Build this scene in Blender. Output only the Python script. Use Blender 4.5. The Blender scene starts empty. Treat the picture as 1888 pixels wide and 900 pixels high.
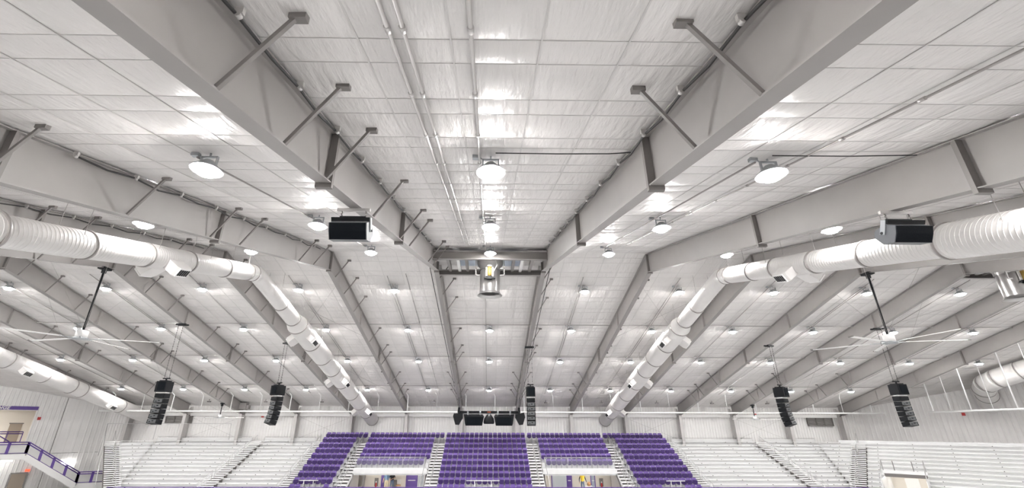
import bpy, bmesh, math, random
from mathutils import Vector, Matrix
random.seed(7)
sc = bpy.context.scene
COL = sc.collection
# ------------------------------------------------------------------ camera / light / exposure
cam_d = bpy.data.cameras.new('camera')
cam = bpy.data.objects.new('camera', cam_d); COL.objects.link(cam); sc.camera = cam
F, CX, CY = 800.0, 911.87, 470.2
PITCH, YAW, ROLL = (math.radians(a) for a in (21.56, .63, .17))
cam_d.sensor_fit = 'HORIZONTAL'; cam_d.sensor_width = 36.0
cam_d.lens = F / 1888 * 36.0
cam_d.shift_x = (944 - CX) / 1888; cam_d.shift_y = (CY - 450) / 1888
cam_d.clip_start = .05; cam_d.clip_end = 300
_f = Vector((math.sin(YAW)*math.cos(PITCH), math.cos(YAW)*math.cos(PITCH), math.sin(PITCH)))
_r = Vector((math.cos(YAW), -math.sin(YAW), 0)); _u = _r.cross(_f)
_R = math.cos(ROLL)*_r + math.sin(ROLL)*_u; _U = -math.sin(ROLL)*_r + math.cos(ROLL)*_u
cam.matrix_world = Matrix(((_R.x, _U.x, -_f.x, 0), (_R.y, _U.y, -_f.y, 0), (_R.z, _U.z, -_f.z, 8.0), (0, 0, 0, 1)))
world = bpy.data.worlds.new('world'); sc.world = world; world.use_nodes = True
world.node_tree.nodes['Background'].inputs[0].default_value = (.8, .8, .8, 1)
world.node_tree.nodes['Background'].inputs[1].default_value = .3
sc.view_settings.view_transform = 'Standard'; sc.view_settings.look = 'None'
sc.view_settings.gamma = 1; sc.view_settings.use_curve_mapping = False
sc.view_settings.exposure = 0.78
LAMP_STRENGTH = 215.0
sc.cycles.max_bounces = 5; sc.cycles.diffuse_bounces = 4; sc.cycles.glossy_bounces = 2; sc.cycles.transmission_bounces = 1
sc.cycles.caustics_reflective = False; sc.cycles.caustics_refractive = False
sc.cycles.use_adaptive_sampling = True; sc.cycles.adaptive_threshold = .15; sc.cycles.adaptive_min_samples = 16
sc.cycles.use_denoising = True
sc.cycles.sample_clamp_indirect = 6.0
# ------------------------------------------------------------------ constants of the hall
D = 6.096                      # frame spacing
YR, ZB, ZR, SL = 23.3, 16.22, 17.37, .25   # ridge line: y, bottom of rafters, liner, slope
YW, YN, XE = 52.4, -6.0, 52.0  # far wall, near wall, end walls
R2 = math.sqrt(2)
zb = lambda y: ZB - SL*abs(y-YR)
zr = lambda y: ZR - SL*abs(y-YR)
ORD = ['first','second','third','fourth','fifth','sixth','seventh','eighth','ninth','tenth','eleventh','twelfth','thirteenth','fourteenth','fifteenth','sixteenth','seventeenth']
# ------------------------------------------------------------------ materials
MATS = {}
def mat(name, col, rough=.5, metal=0., bump=None, var=0., emit=None, alpha=1., spec=.5, vscale=1.5):
    if name in MATS: return MATS[name]
    m = bpy.data.materials.new(name); m.use_nodes = True; nt = m.node_tree
    b = nt.nodes['Principled BSDF']
    b.inputs['Base Color'].default_value = (*col, 1); b.inputs['Roughness'].default_value = rough
    b.inputs['Metallic'].default_value = metal; b.inputs['Specular IOR Level'].default_value = spec
    tc = nt.nodes.new('ShaderNodeTexCoord')
    if var:
        n = nt.nodes.new('ShaderNodeTexNoise'); n.inputs['Scale'].default_value = vscale; n.inputs['Detail'].default_value = 4
        nt.links.new(tc.outputs['Object'], n.inputs['Vector'])
        r = nt.nodes.new('ShaderNodeMapRange'); r.inputs[1].default_value = .3; r.inputs[2].default_value = .7
        r.inputs[3].default_value = 1-var; r.inputs[4].default_value = 1+var
        mx = nt.nodes.new('ShaderNodeVectorMath'); mx.operation = 'SCALE'; mx.inputs[0].default_value = col
        nt.links.new(n.outputs['Fac'], r.inputs[0]); nt.links.new(r.outputs[0], mx.inputs['Scale'])
        nt.links.new(mx.outputs[0], b.inputs['Base Color'])
    if bump:
        sx, sy, sz, st = bump
        mp = nt.nodes.new('ShaderNodeMapping'); mp.inputs['Scale'].default_value = (sx, sy, sz)
        n2 = nt.nodes.new('ShaderNodeTexNoise'); n2.inputs['Scale'].default_value = 1; n2.inputs['Detail'].default_value = 5
        bp = nt.nodes.new('ShaderNodeBump'); bp.inputs['Strength'].default_value = st; bp.inputs['Distance'].default_value = .05
        nt.links.new(tc.outputs['Object'], mp.inputs['Vector']); nt.links.new(mp.outputs[0], n2.inputs['Vector'])
        nt.links.new(n2.outputs['Fac'], bp.inputs['Height']); nt.links.new(bp.outputs[0], b.inputs['Normal'])
    if emit:
        b.inputs['Emission Color'].default_value = (*emit[0], 1); b.inputs['Emission Strength'].default_value = emit[1]
    if alpha < 1: b.inputs['Alpha'].default_value = alpha
    MATS[name] = m
    return m
M_LINER = mat('vinyl_liner', (.695, .672, .66), .38, 0, (8, 1.4, 3, .75), .025, spec=.24)
M_STRAP = mat('liner_strap', (.58, .56, .55), .4, 0)
M_STEEL = mat('grey_steel_paint', (.30, .283, .274), .5, 0, None, .03)
M_STEELD = mat('dark_steel_paint', (.19, .176, .17), .5)
M_COLP = mat('pale_column_paint', (.58, .56, .55), .5)
M_DUCT = mat('duct_white_paint', (.72, .70, .688), .38, 0, None, .02)
M_DUCTR = mat('duct_ring', (.30, .28, .27), .45)
M_WALL = mat('ribbed_wall_panel', (.84, .825, .815), .45, 0, None, .02)
M_WHITE = mat('white_paint', (.84, .83, .82), .4)
M_PIPE = mat('white_pipe', (.86, .86, .85), .35)
M_ALU = mat('bright_aluminium', (.90, .90, .90), .28, .15, (3, 40, 40, .05), .02)
M_ALUR = mat('aluminium_riser', (.80, .80, .805), .35, .15, None, .04)
M_RAIL = mat('galvanised_rail', (.62, .61, .61), .35, .6)
M_BOLT = mat('dark_bolt', (.12, .11, .11), .6)
M_BLACK = mat('black_speaker', (.009, .010, .012), .5, spec=.2)
M_BLACK2 = mat('black_grille', (.004, .006, .009), .8, 0, (60, 60, 60, .3), spec=.15)
M_PANELG = mat('speaker_rear_panel', (.11, .115, .12), .45)
M_GREYB = mat('grey_bracket', (.30, .31, .33), .45)
M_CABLE = mat('black_cable', (.025, .024, .024), .6)
M_COND = mat('grey_conduit', (.36, .34, .33), .45, .3)
M_CONDL = mat('galvanised_pipe', (.60, .58, .57), .35, .4)
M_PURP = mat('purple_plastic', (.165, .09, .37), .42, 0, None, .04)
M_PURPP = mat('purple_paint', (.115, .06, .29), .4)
M_PURPD = mat('purple_plastic_shaded', (.045, .019, .125), .5, 0, None, .04)  # shade on the seat pans put into the colour; same plastic as the backrests
M_STAND = mat('seat_standard_grey', (.27, .26, .29), .45, .2)
M_ICE = mat('white_ice', (.55, .555, .56), .25, 0, None, .02)
M_CONC = mat('concrete', (.55, .54, .53), .7, 0, None, .06)
M_BEIGE = mat('beige_wall', (.78, .73, .66), .6)
M_DOOR = mat('brown_door', (.36, .30, .24), .5)
M_RED = mat('red_alarm', (.55, .03, .03), .4)
M_GLASS = mat('milky_glass', (.75, .80, .86), .1, 0, None, 0, None, .55)
M_MESH = mat('infill_mesh', (.62, .61, .60), .6, 0, None, .03)
M_GALV = mat('bare_galvanised', (.55, .54, .535), .28, .85, None, .08)
M_YEL = mat('yellow_motor', (.45, .30, .08), .45)
M_BLUE = mat('blue_grey_panel', (.42, .47, .56), .4)
M_LENS = mat('lamp_lens', (.9, .9, .9), .3, 0, None, 0, ((1, .985, .965), LAMP_STRENGTH))
M_LENSOFF = mat('lamp_lens_unlit', (.7, .7, .7), .3)
M_HOUS = mat('lamp_housing', (.46, .48, .50), .35, .5)
M_TUBE = mat('tube_light', (.9, .9, .9), .3, 0, None, 0, ((1, .98, .95), 9.0))
M_TUBEP = mat('hidden_light_glow', (.9, .9, .9), .3, 0, None, 0, ((1, .96, .9), 26.0))  # glow of unseen lights added to brighten the passages; also the lounge panel
M_EXIT = mat('exit_sign', (.6, .05, .03), .4, 0, None, 0, ((1, .12, .05), .8))
M_SKY = mat('skylight_panel', (.55, .62, .72), .4)
# ------------------------------------------------------------------ mesh builder
class MB:
    def __init__(s): s.v = []; s.f = []; s.smooth = []; s.mi = []
    def face(s, idx, smooth=False, mi=0): s.f.append(tuple(idx)); s.smooth.append(smooth); s.mi.append(mi)
    def box(s, c, size, R=None, mi=0):
        n = len(s.v); hx, hy, hz = size[0]/2, size[1]/2, size[2]/2; c = Vector(c)
        for z in (-hz, hz):
            for x, y in ((-hx, -hy), (hx, -hy), (hx, hy), (-hx, hy)):
                p = Vector((x, y, z)); p = R @ p if R else p; s.v.append(tuple(c+p))
        for q in ((3,2,1,0), (4,5,6,7), (0,1,5,4), (1,2,6,5), (2,3,7,6), (3,0,4,7)): s.face([n+i for i in q], False, mi)
        return s
    def bar(s, p, q, w, h, up=(0, 0, 1), mi=0):
        p, q = Vector(p), Vector(q); d = q-p; L = d.length; d.normalize()
        x = d.cross(Vector(up))
        if x.length < 1e-5: x = d.cross(Vector((1, 0, 0)))
        x.normalize(); u = x.cross(d)
        R = Matrix((x, d, u)).transposed()
        return s.box((p+q)/2, (w, L, h), R, mi)
    def tube(s, pts, r, n=8, caps=True, mi=0):
        pts = [Vector(p) for p in pts]; rs = r if isinstance(r, (list, tuple)) else [r]*len(pts)
        prev = None; base = len(s.v)
        for i, p in enumerate(pts):
            a = pts[max(i-1, 0)]; b = pts[min(i+1, len(pts)-1)]; d = (b-a).normalized()
            if prev is None:
                x = d.cross(Vector((0, 0, 1)))
                if x.length < 1e-3: x = d.cross(Vector((1, 0, 0)))
            else: x = prev - d*prev.dot(d)
            x.normalize(); prev = x; y = d.cross(x)
            for k in range(n):
                a_ = 2*math.pi*k/n; s.v.append(tuple(p + x*(rs[i]*math.cos(a_)) + y*(rs[i]*math.sin(a_))))
        for i in range(len(pts)-1):
            for k in range(n):
                k2 = (k+1) % n
                s.face((base+i*n+k, base+i*n+k2, base+(i+1)*n+k2, base+(i+1)*n+k), n > 5, mi)
        if caps:
            s.face([base+k for k in range(n)][::-1], False, mi); m = base+(len(pts)-1)*n; s.face([m+k for k in range(n)], False, mi)
        return s
    def prism(s, poly, axis, a, b, mi=0):
        """poly: 2D points; axis 'x': (y,z), 'y': (x,z), 'z': (x,y); extruded from a to b"""
        n = len(s.v); k = len(poly)
        for t in (a, b):
            for (u, w) in poly: s.v.append({'x': (t, u, w), 'y': (u, t, w), 'z': (u, w, t)}[axis])
        s.face([n+i for i in range(k)][::-1], False, mi); s.face([n+k+i for i in range(k)], False, mi)
        for i in range(k):
            j = (i+1) % k; s.face((n+i, n+j, n+k+j, n+k+i), False, mi)
        return s
    def xf(s, Mx):
        s.v = [tuple(Mx @ Vector(p)) for p in s.v]; return s
    def join(s, o):
        n = len(s.v); s.v += o.v; s.f += [tuple(n+i for i in q) for q in o.f]; s.smooth += o.smooth; s.mi += o.mi; return s
    def mesh(s, name, mats, off=(0, 0, 0)):
        me = bpy.data.meshes.new(name)
        me.from_pydata([(p[0]-off[0], p[1]-off[1], p[2]-off[2]) for p in s.v], [], s.f)
        me.polygons.foreach_set('use_smooth', s.smooth); me.polygons.foreach_set('material_index', s.mi)
        for m in (mats if isinstance(mats, (list, tuple)) else [mats]): me.materials.append(m)
        bm = bmesh.new(); bm.from_mesh(me); bmesh.ops.recalc_face_normals(bm, faces=bm.faces); bm.to_mesh(me); bm.free()
        me.update(); return me
ABS = {}
def thing(name, label, cat, loc=(0, 0, 0), group=None, kind=None):
    o = bpy.data.objects.new(name, None); COL.objects.link(o); o.location = loc; o.empty_display_size = .2
    ABS[o.name] = Vector(loc); tag(o, label, cat, group, kind); return o
def tag(o, label=None, cat=None, group=None, kind=None):
    if label: o['label'] = label
    if cat: o['category'] = cat
    if group: o['group'] = group
    if kind: o['kind'] = kind
    return o
def obj(name, mb, mats, parent=None, kind=None):
    """mesh given in world coordinates -> one object whose origin is its own centre"""
    xs = [p[0] for p in mb.v]; ys = [p[1] for p in mb.v]; zs = [p[2] for p in mb.v]
    c = Vector(((min(xs)+max(xs))/2, (min(ys)+max(ys))/2, min(zs) if parent is None else (min(zs)+max(zs))/2))
    o = bpy.data.objects.new(name, mb.mesh(name, mats, c)); COL.objects.link(o)
    if parent is not None: o.parent = parent; o.location = c - ABS[parent.name]
    else: o.location = c
    ABS[o.name] = c
    if kind: o['kind'] = kind
    return o
def inst(name, me, parent, loc=(0, 0, 0), rot=None):
    """mesh shared, given in the thing's local coordinates"""
    o = bpy.data.objects.new(name, me); COL.objects.link(o); o.parent = parent; o.location = loc
    if rot: o.rotation_euler = rot
    ABS[o.name] = ABS[parent.name] + Vector(loc); return o
def one(name, mb, mats, label, cat, group=None):
    return tag(obj(name, mb, mats), label, cat, group)
def side(x): return 'left' if x < 0 else 'right'
# ------------------------------------------------------------------ setting: floor, walls, ceiling
m = MB(); m.box((0, 23, -.1), (2*XE, 60, .2)); obj('floor', m, M_ICE, kind='structure')
def ribbed(mb, P, Q, z0, z1, pitch, depth, smooth_to=None):
    """ribbed panel from P to Q (xy), normal to the left of P->Q; z1 is a number or 'roof'"""
    P, Q = Vector((*P, 0)), Vector((*Q, 0)); d = Q-P; L = d.length; d.normalize(); nrm = Vector((-d.y, d.x, 0))
    pr = [];
    if pitch:
        n = max(1, int(L/pitch)); p = L/n
        for i in range(n):
            s = i*p; pr += [(s, 0), (s+.62*p, 0), (s+.70*p, depth), (s+.90*p, depth), (s+.98*p, 0)]
    else: pr = [(0, 0)]
    pr.append((L, 0)); base = len(mb.v)
    for s, o in pr:
        q = P + d*s + nrm*o
        top = (zr(q.y)+.02) if z1 == 'roof' else z1
        mb.v.append((q.x, q.y, z0)); mb.v.append((q.x, q.y, top))
    for i in range(len(pr)-1):
        a = base+2*i; mb.face((a, a+2, a+3, a+1))
    return mb
XC = 42.6  # where the chamfered corners leave the far wall
S_W = XC + YW
obj('wall_far', ribbed(MB(), (XC, YW), (-XC, YW), 0, 'roof', .305, .035), M_WALL, kind='structure')
obj('wall_near', ribbed(MB(), (-XE, YN), (XE, YN), 0, 'roof', .6, .03), M_WALL, kind='structure')
obj('wall_right_end', ribbed(MB(), (XE, YN), (XE, S_W-XE), 0, 'roof', .6, .03), M_WALL, kind='structure')
obj('wall_left_end', ribbed(MB(), (-XE, S_W-XE), (-XE, YN), 0, 'roof', .6, .03), M_WALL, kind='structure')
obj('wall_right', ribbed(MB(), (XE, S_W-XE), (XC, YW), 0, 'roof', .40, .035), M_WALL, kind='structure')
def LP(t, off=0., z=0.):   # left chamfer: t along the wall to the right, off out of the wall into the hall
    S = S_W - off*R2
    return Vector(((R2*t - S)/2, (R2*t + S)/2, z))
def RP(t, off=0., z=0.):   # right chamfer: t along the wall away to the right (towards the viewer)
    S = S_W - off*R2
    return Vector(((S + R2*t)/2, (S - R2*t)/2, z))
T_L0 = (-XE + S_W - XE)/R2; T_L1 = (-XC + YW)/R2
xy = lambda p: (p.x, p.y)
wl = MB()
LO0, LO1, LZ0, LZ1 = -5.0, 1.03, 6.0, 9.42      # lounge opening
ribbed(wl, xy(LP(T_L1)), xy(LP(5.3)), 0, 'roof', .40, .035)
ribbed(wl, xy(LP(5.3)), xy(LP(3.13)), 5.3, 'roof', .72, .012); ribbed(wl, xy(LP(5.3)), xy(LP(3.13)), 0, 5.27, .40, .035)
ribbed(wl, xy(LP(3.10)), xy(LP(LO1)), 0, 'roof', .30, .035)
ribbed(wl, xy(LP(LO1)), xy(LP(LO0)), LZ1, 'roof', .30, .035); ribbed(wl, xy(LP(LO1)), xy(LP(LO0)), 0, LZ0, .30, .035)
ribbed(wl, xy(LP(LO0)), xy(LP(T_L0)), 0, 'roof', .30, .035)
obj('wall_left', wl, M_WALL, kind='structure')
m = MB(); m.bar(LP(3.115, -.03, 0), LP(3.115, -.03, zr(49.7)), .06, .06, (1, -1, 0)); m.bar(LP(3.1, -.03, 5.285), LP(T_L1, -.03, 5.285), .06, .05)
obj('trim_1', m, M_STEELD, kind='structure')
# liner: quilted between the straps and the folds over the purlins
STRAPS = [-1.70, -.52, .64, 1.76]
FOLD = sorted([4.13+1.515*n for n in range(-7, 13)] + [4.65+1.515*n for n in range(-7, 13)])
FOLDN = [y for y in FOLD if YN < y < YR-.3]; FOLDF = [2*YR-y for y in FOLD if YN-1 < y and 2*YR-y > YR+.3 and 2*YR-y < YW]
xs_str = []
for b in range(-8, 9):
    xs_str += [b*D+o for o in STRAPS] + [b*D-D/2]
xs_str = sorted(x for x in xs_str if abs(x) < XE) ; xs_str = [-XE]+xs_str+[XE]
def liner(name, ya, yb, folds):
    mb = MB(); ys = [ya]+sorted(folds)+[yb]
    gx = []; gy = []
    for i in range(len(xs_str)-1):
        for k in (0, .05, .25, .5, .75, .95): gx.append((xs_str[i]+(xs_str[i+1]-xs_str[i])*k, math.sin(math.pi*k), i))
    gx.append((xs_str[-1], 0, 0))
    for j in range(len(ys)-1):
        for k in (0, .04, .2, .5, .8, .96): gy.append((ys[j]+(ys[j+1]-ys[j])*k, math.sin(math.pi*k), j, ys[j+1]-ys[j]))
    gy.append((ys[-1], 0, 0, 1))
    amp = {}
    for (x, sx, i) in gx:
        for (y, sy, j, dy) in gy:
            a = amp.setdefault((i, j), random.uniform(.5, 1.3))
            mb.v.append((x, y, zr(y) - .06*a*min(dy, 1.)*(sx**.6 if sx > 1e-6 else 0)*(sy**.7 if sy > 1e-6 else 0) + .0))
    ny = len(gy)
    for i in range(len(gx)-1):
        for j in range(ny-1):
            mb.face((i*ny+j, i*ny+j+1, (i+1)*ny+j+1, (i+1)*ny+j), True)
    return obj(name, mb, M_LINER, kind='structure')
ceil_n = liner('ceiling', YN, YR, FOLDN); ceil_f = liner('ceiling', YR, YW+.02, FOLDF)
sm_n = MB().bar((0, YN+.1, zr(YN+.1)-.012), (0, YR-.02, ZR-.017), .024, .008).mesh('strap', M_STRAP)
sm_f = MB().bar((0, YR+.02, ZR-.017), (0, YW-.05, zr(YW-.05)-.012), .024, .008).mesh('strap', M_STRAP)
for b in range(-7, 8):
    for o in STRAPS:
        for me, par in ((sm_n, ceil_n), (sm_f, ceil_f)):
            s = inst('strap', me, par); s.location = Vector((b*D+o, 0, 0)) - ABS[par.name]
fold_m = MB().box((0, 0, 0), (2*XE-.2, .012, .006)).mesh('fold_band', M_STRAP)
for par, L in ((ceil_n, [y for y in FOLDN if y > 2]), (ceil_f, FOLDF)):
    for y in L:
        s = inst('fold_band', fold_m, par); s.location = Vector((0, y, zr(y)-.008)) - ABS[par.name]; s.rotation_euler = (math.atan(SL if y < YR else -SL), 0, 0)
# ------------------------------------------------------------------ roof frames
FW = .27
def frame_meshes():
    P = {}
    y0, y1 = YN+.2, 51.75
    for nm, a, b in (('near', y0, YR), ('far', YR, y1)):
        P['web', nm] = MB().prism([(a, zb(a)+.02), (b, zb(b)+.02), (b, zr(b)-.06), (a, zr(a)-.06)], 'x', -.008, .008).mesh('web', M_STEEL)
        P['bf', nm] = MB().prism([(a, zb(a)), (b, zb(b)), (b, zb(b)+.025), (a, zb(a)+.025)], 'x', -FW/2, FW/2).mesh('bottom_flange', M_STEEL)
        P['tf', nm] = MB().prism([(a, zr(a)-.075), (b, zr(b)-.075), (b, zr(b)-.05), (a, zr(a)-.05)], 'x', -FW/2, FW/2).mesh('top_flange', M_STEEL)
    P['col_f'] = MB().box((0, 51.36, 4.6), (.32, .03, 9.2)).mesh('column_flange', M_COLP)
    P['col_w'] = MB().prism([(51.36, 0), (52.3, 0), (52.3, zr(52.3)-.1), (51.36, zb(51.36)+.2)], 'x', -.008, .008).mesh('column_web', M_COLP)
    P['col_b'] = MB().box((0, 52.28, 5), (.32, .03, 9.9)).mesh('column_flange', M_COLP)
    return P
FM = frame_meshes()
def splice(y, wide=.30):
    return MB().prism([(y-.045, zb(y)-.10), (y+.045, zb(y)-.10), (y+.045, zr(y)-.08), (y-.045, zr(y)-.08)], 'x', -wide/2, wide/2).mesh('splice_plate', M_STEELD)
SPL = [splice(6.95), splice(13.35), splice(YR, .26), splice(36.4)]
stiff = [MB().box((0, y, (zb(y)+zr(y))/2), (.24, .014, zr(y)-zb(y)-.12)).mesh('stiffener', M_STEEL) for y in (30.2, 41.2, 46.0)]
BR_Y = [2.1, 3.68, 5.18, 6.72, 9.76, 12.9, 14.5, 19.25, 20.9, 24.1, 25.96, 28.2, 32.8, 35.8, 37.2, 41.7, 44.7, 46.5]
def brace_mesh(y, sgn):
    b = MB().bar((sgn*.12, y, zb(y)+.03), (sgn*.78, y, zr(y)-.10), .05, .05, (0, 1, 0)).mesh('flange_brace', M_STEELD)
    c = MB().box((sgn*.82, y, zr(y)-.075), (.20, .10, .10)).mesh('clip', M_STEELD)
    return b, c
BRM = {(y, s): brace_mesh(y, s) for y in BR_Y for s in (-1, 1)}
def beam_label(k):
    n = int(abs(k)+.5)
    w = {1: 'nearest', 2: 'second', 3: 'third', 4: 'fourth', 5: 'fifth', 6: 'sixth', 7: 'seventh', 8: 'eighth'}[n]
    return f'grey steel roof beam, {w} to the {side(k)} of the middle exhaust fan'
frames = {}
for i in range(-8, 8):
    k = i+.5
    if abs(k) > 7: continue
    t = thing('roof_beam', beam_label(k), 'roof beam', (k*D, 0, 0), 'roof beams'); frames[k] = t
    for nm in ('near', 'far'):
        inst('web', FM['web', nm], t); inst('bottom_flange', FM['bf', nm], t); inst('top_flange', FM['tf', nm], t)
    for s in SPL: inst('splice_plate', s, t)
    for s in stiff: inst('stiffener', s, t)
    if abs(k) < 7:
        inst('column_flange', FM['col_f'], t); inst('column_web', FM['col_w'], t); inst('column_flange', FM['col_b'], t)
    for y in BR_Y:
        for s in (1, -1):
            if s == -1 and not (y > 41 and abs(k) < 6): 
                if not (k == .5 and y < 6): continue
            if s == 1 and k > 0 and 5 < y < 20 and k < 1: continue
            b = inst('flange_brace', BRM[y, s][0], t); inst('clip', BRM[y, s][1], b)
# far-wall girts above the stands
for b in range(-6, 7):
    m = MB().box((b*D, 52.1, 9.15), (D-.4, .22, .30)); one('wall_girt', m, M_WHITE, f'white horizontal wall girt, {"middle bay" if b == 0 else ORD[abs(b)-1]+" bay "+side(b)+" of the middle"}, above the top row', 'girt', 'girts along the far wall')
# ------------------------------------------------------------------ lamps
LB = MB(); LB.box((0, 0, .30), (.34, .05, .03)); LB.box((-.17, 0, .19), (.03, .05, .25)); LB.box((.17, 0, .19), (.03, .05, .25)); LB.tube([(0, 0, .3), (0, 0, .43)], .02, 6)
lamp_br = LB.mesh('yoke_bracket', M_HOUS)
lamp_ho = MB().tube([(0, 0, .20), (0, 0, .13), (0, 0, .03), (0, 0, 0), (0, 0, -.035)], [.10, .16, .26, .30, .315], 20).mesh('housing', M_HOUS)
lamp_le = MB().tube([(0, 0, -.005), (0, 0, -.12)], [.25, .18], 8).mesh('lens', M_LENS)
lamp_jb = MB().box((-.32, 0, .36), (.16, .1, .08)).bar((-.25, 0, .36), (-.17, 0, .3), .02, .02).mesh('junction_box', M_HOUS)
ROWS = [8.06, 13.94, 20.66, 26.70, 32.26, 38.15, 45.45]
RN = ['second row on the near slope', 'third row on the near slope', 'row just before the ridge', 'first row beyond the ridge', 'second row beyond the ridge', 'third row beyond the ridge', 'last row before the far wall']
def bay(b):
    return 'in the middle bay' if b == 0 else f'{ORD[abs(b)-1]} bay {side(b)} of the middle'
def lamp(x, y, label, group='high-bay lamps'):
    t = thing('high_bay_lamp', label, 'lamp', (x, y, zr(y)-.44), group)
    inst('yoke_bracket', lamp_br, t); inst('housing', lamp_ho, t); inst('lens', lamp_le, t); inst('junction_box', lamp_jb, t)
for r, y in enumerate([2.2]+ROWS):
    for b in range(-7, 8):
        if y > 44 and abs(b) > 6: continue
        nm = RN[r-1] if r else 'row nearest the viewer'
        lamp(b*D, y, f'lit high-bay lamp, {nm}, {bay(b)}')
# unlit small fixtures near the eave
for b in (-5, -4, -3, -2, -1, 1, 2, 3, 4, 5):
    m = MB().tube([(b*D+.1, 50.0, zr(50)-.02), (b*D+.1, 50.0, zr(50)-.22)], .03, 6).box((b*D+.1, 50.0, zr(50)-.28), (.34, .2, .12))
    one('eave_light', m, M_STEELD, f'small unlit grey fixture under the far eave, {bay(b)}', 'fixture', 'unlit fixtures at the far eave')
# conduits
for b in range(-7, 8):
    dx = -.28
    m = MB().tube([(b*D+dx, 8.06, zr(8.06)-.14), (b*D+dx, 20.6, zr(20.6)-.14)], .022, 6)
    if b != 0: one('conduit', m, M_COND, f'thin grey conduit linking near-slope lamps, {bay(b)}', 'conduit', 'lamp conduits')
    m = MB().tube([(b*D+dx, 25.6, zr(25.6)-.14), (b*D+dx, 47.5 if abs(b) < 7 else 40, zr(47.5 if abs(b) < 7 else 40)-.14)], .022, 6)
    one('conduit', m, M_COND, f'thin grey conduit linking far-slope lamps, {bay(b)}', 'conduit', 'lamp conduits')
    if abs(b) in (1, 2, 4):
        m = MB().tube([(b*D+dx+.16, 26.5, zr(26.5)-.14), (b*D+dx+.16, 38, zr(38)-.14)], .02, 6)
        one('conduit', m, M_COND, f'second parallel conduit beside far-slope lamps, {bay(b)}', 'conduit', 'lamp conduits')
for y, nm in ((32.1, 'second'), (38.0, 'third'), (45.3, 'last')):
    m = MB().tube([(-44, y, zr(y)-.11), (44, y, zr(y)-.11)], .024, 6)
    one('conduit', m, M_COND, f'long cross conduit along the {nm} lamp row beyond the ridge', 'conduit', 'cross conduits')
m = MB().tube([(.1, 7.75, zr(7.75)-.10), (1.4, 7.72, zr(7.72)-.12), (2.5, 7.72, zr(7.7)-.10), (2.95, 7.6, zr(7.6)-.12)], .012, 6)
one('wire', m, M_CABLE, 'dark wire running from the middle near lamp to the right beam', 'wire')
m = MB().tube([(6.0, 7.75, zr(7.75)-.10), (7.6, 7.7, zr(7.7)-.12), (8.95, 7.6, zr(7.6)-.12)], .012, 6)
one('wire', m, M_CABLE, 'dark wire running from the right near lamp to the outer beam', 'wire')
def run_pipe(x, ya, yb, r, mt, label, dz=.10):
    t = thing('ceiling_pipe', label, 'pipe', (x, ya, zr(ya)-dz))
    obj('tube', MB().tube([(x, ya, zr(ya)-dz), (x, yb, zr(yb)-dz)], r, 8), mt, t)
    n = int((yb-ya)/1.515)
    for i in range(n+1):
        y = ya+.3+i*1.515
        if y < yb: obj('coupling', MB().tube([(x, y-.05, zr(y-.05)-dz), (x, y+.05, zr(y+.05)-dz)], r*1.5, 8), mt, t)
    return t
run_pipe(-1.24, .5, 20.1, .028, M_CONDL, 'left pipe of the pale pair left of the ceiling middle')
run_pipe(-1.06, .5, 20.1, .028, M_CONDL, 'right pipe of the pale pair left of the ceiling middle')
run_pipe(-.25, .5, 20.6, .028, M_CONDL, 'single pale pipe running to the middle lamps')
run_pipe(6.75, .5, 19.8, .022, M_COND, 'thin grey pipe along the ceiling right of the beams')
run_pipe(-5.2, 25.4, 48, .02, M_COND, 'thin grey pipe on the far slope left of the middle')
# cables with clamp hangers along the two middle beams and the second left beam
def flange_cable(x, ya, yb, seg, label, sgn):
    t = thing('cable_run', label, 'cable', (x, ya, zr(ya)-.2))
    pts = []; n = int((yb-ya)/seg)
    for i in range(n):
        y = ya+(yb-ya)*i/n; y2 = ya+(yb-ya)*(i+.5)/n
        pts += [(x, y, zr(y)-.15), (x+sgn*.02, y2, zr(y2)-.15-random.uniform(.05, .11))]
    obj('cable', MB().tube(pts, .022, 6), M_CABLE, t)
    for i in range(0, n):
        y = ya+(yb-ya)*i/n
        h = obj('hanger', MB().box((x+sgn*.03, y, zr(y)-.11), (.10, .05, .09)), M_CONDL, t)
        obj('ring', MB().tube([(x+sgn*.03, y-.03, zr(y)-.17), (x+sgn*.03, y+.03, zr(y)-.17)], .035, 8), M_CONDL, h)
flange_cable(-2.86, .5, 20.4, 1.515, 'black cable with clamp hangers along the left middle beam', 1)
flange_cable(2.86, .5, 20.4, 1.515, 'black cable with clamp hangers along the right middle beam', -1)
flange_cable(-8.95, 8.0, 22, 1.515, 'black cable with clamp hangers along the second left beam', 1)
flange_cable(-15.05, 8.0, 22, 1.515, 'black cable with clamp hangers behind the left duct', 1)
# roof rod bracing
def rod(p, q, label, r=.008): one('brace_rod', MB().tube([p, q], r, 5), M_COND, label, 'rod', 'roof brace rods')
for sx in (-1, 1):
    for (bb, nm) in ((2, 'inner'), (5, 'outer')):
        xa, xb = sx*(bb-.5)*D, sx*(bb+.5)*D
        for (ya, yb, w) in ((25.5, 34.5, 'upper'), (35.5, 48.5, 'lower')):
            rod((xa, ya, zr(ya)-.35), (xb, yb, zr(yb)-.35), f'thin diagonal brace rod leaning outward, {nm} {side(sx)} bay, {w} far slope')
            rod((xb, ya, zr(ya)-.35), (xa, yb, zr(yb)-.35), f'thin diagonal brace rod leaning inward, {nm} {side(sx)} bay, {w} far slope')
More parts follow.
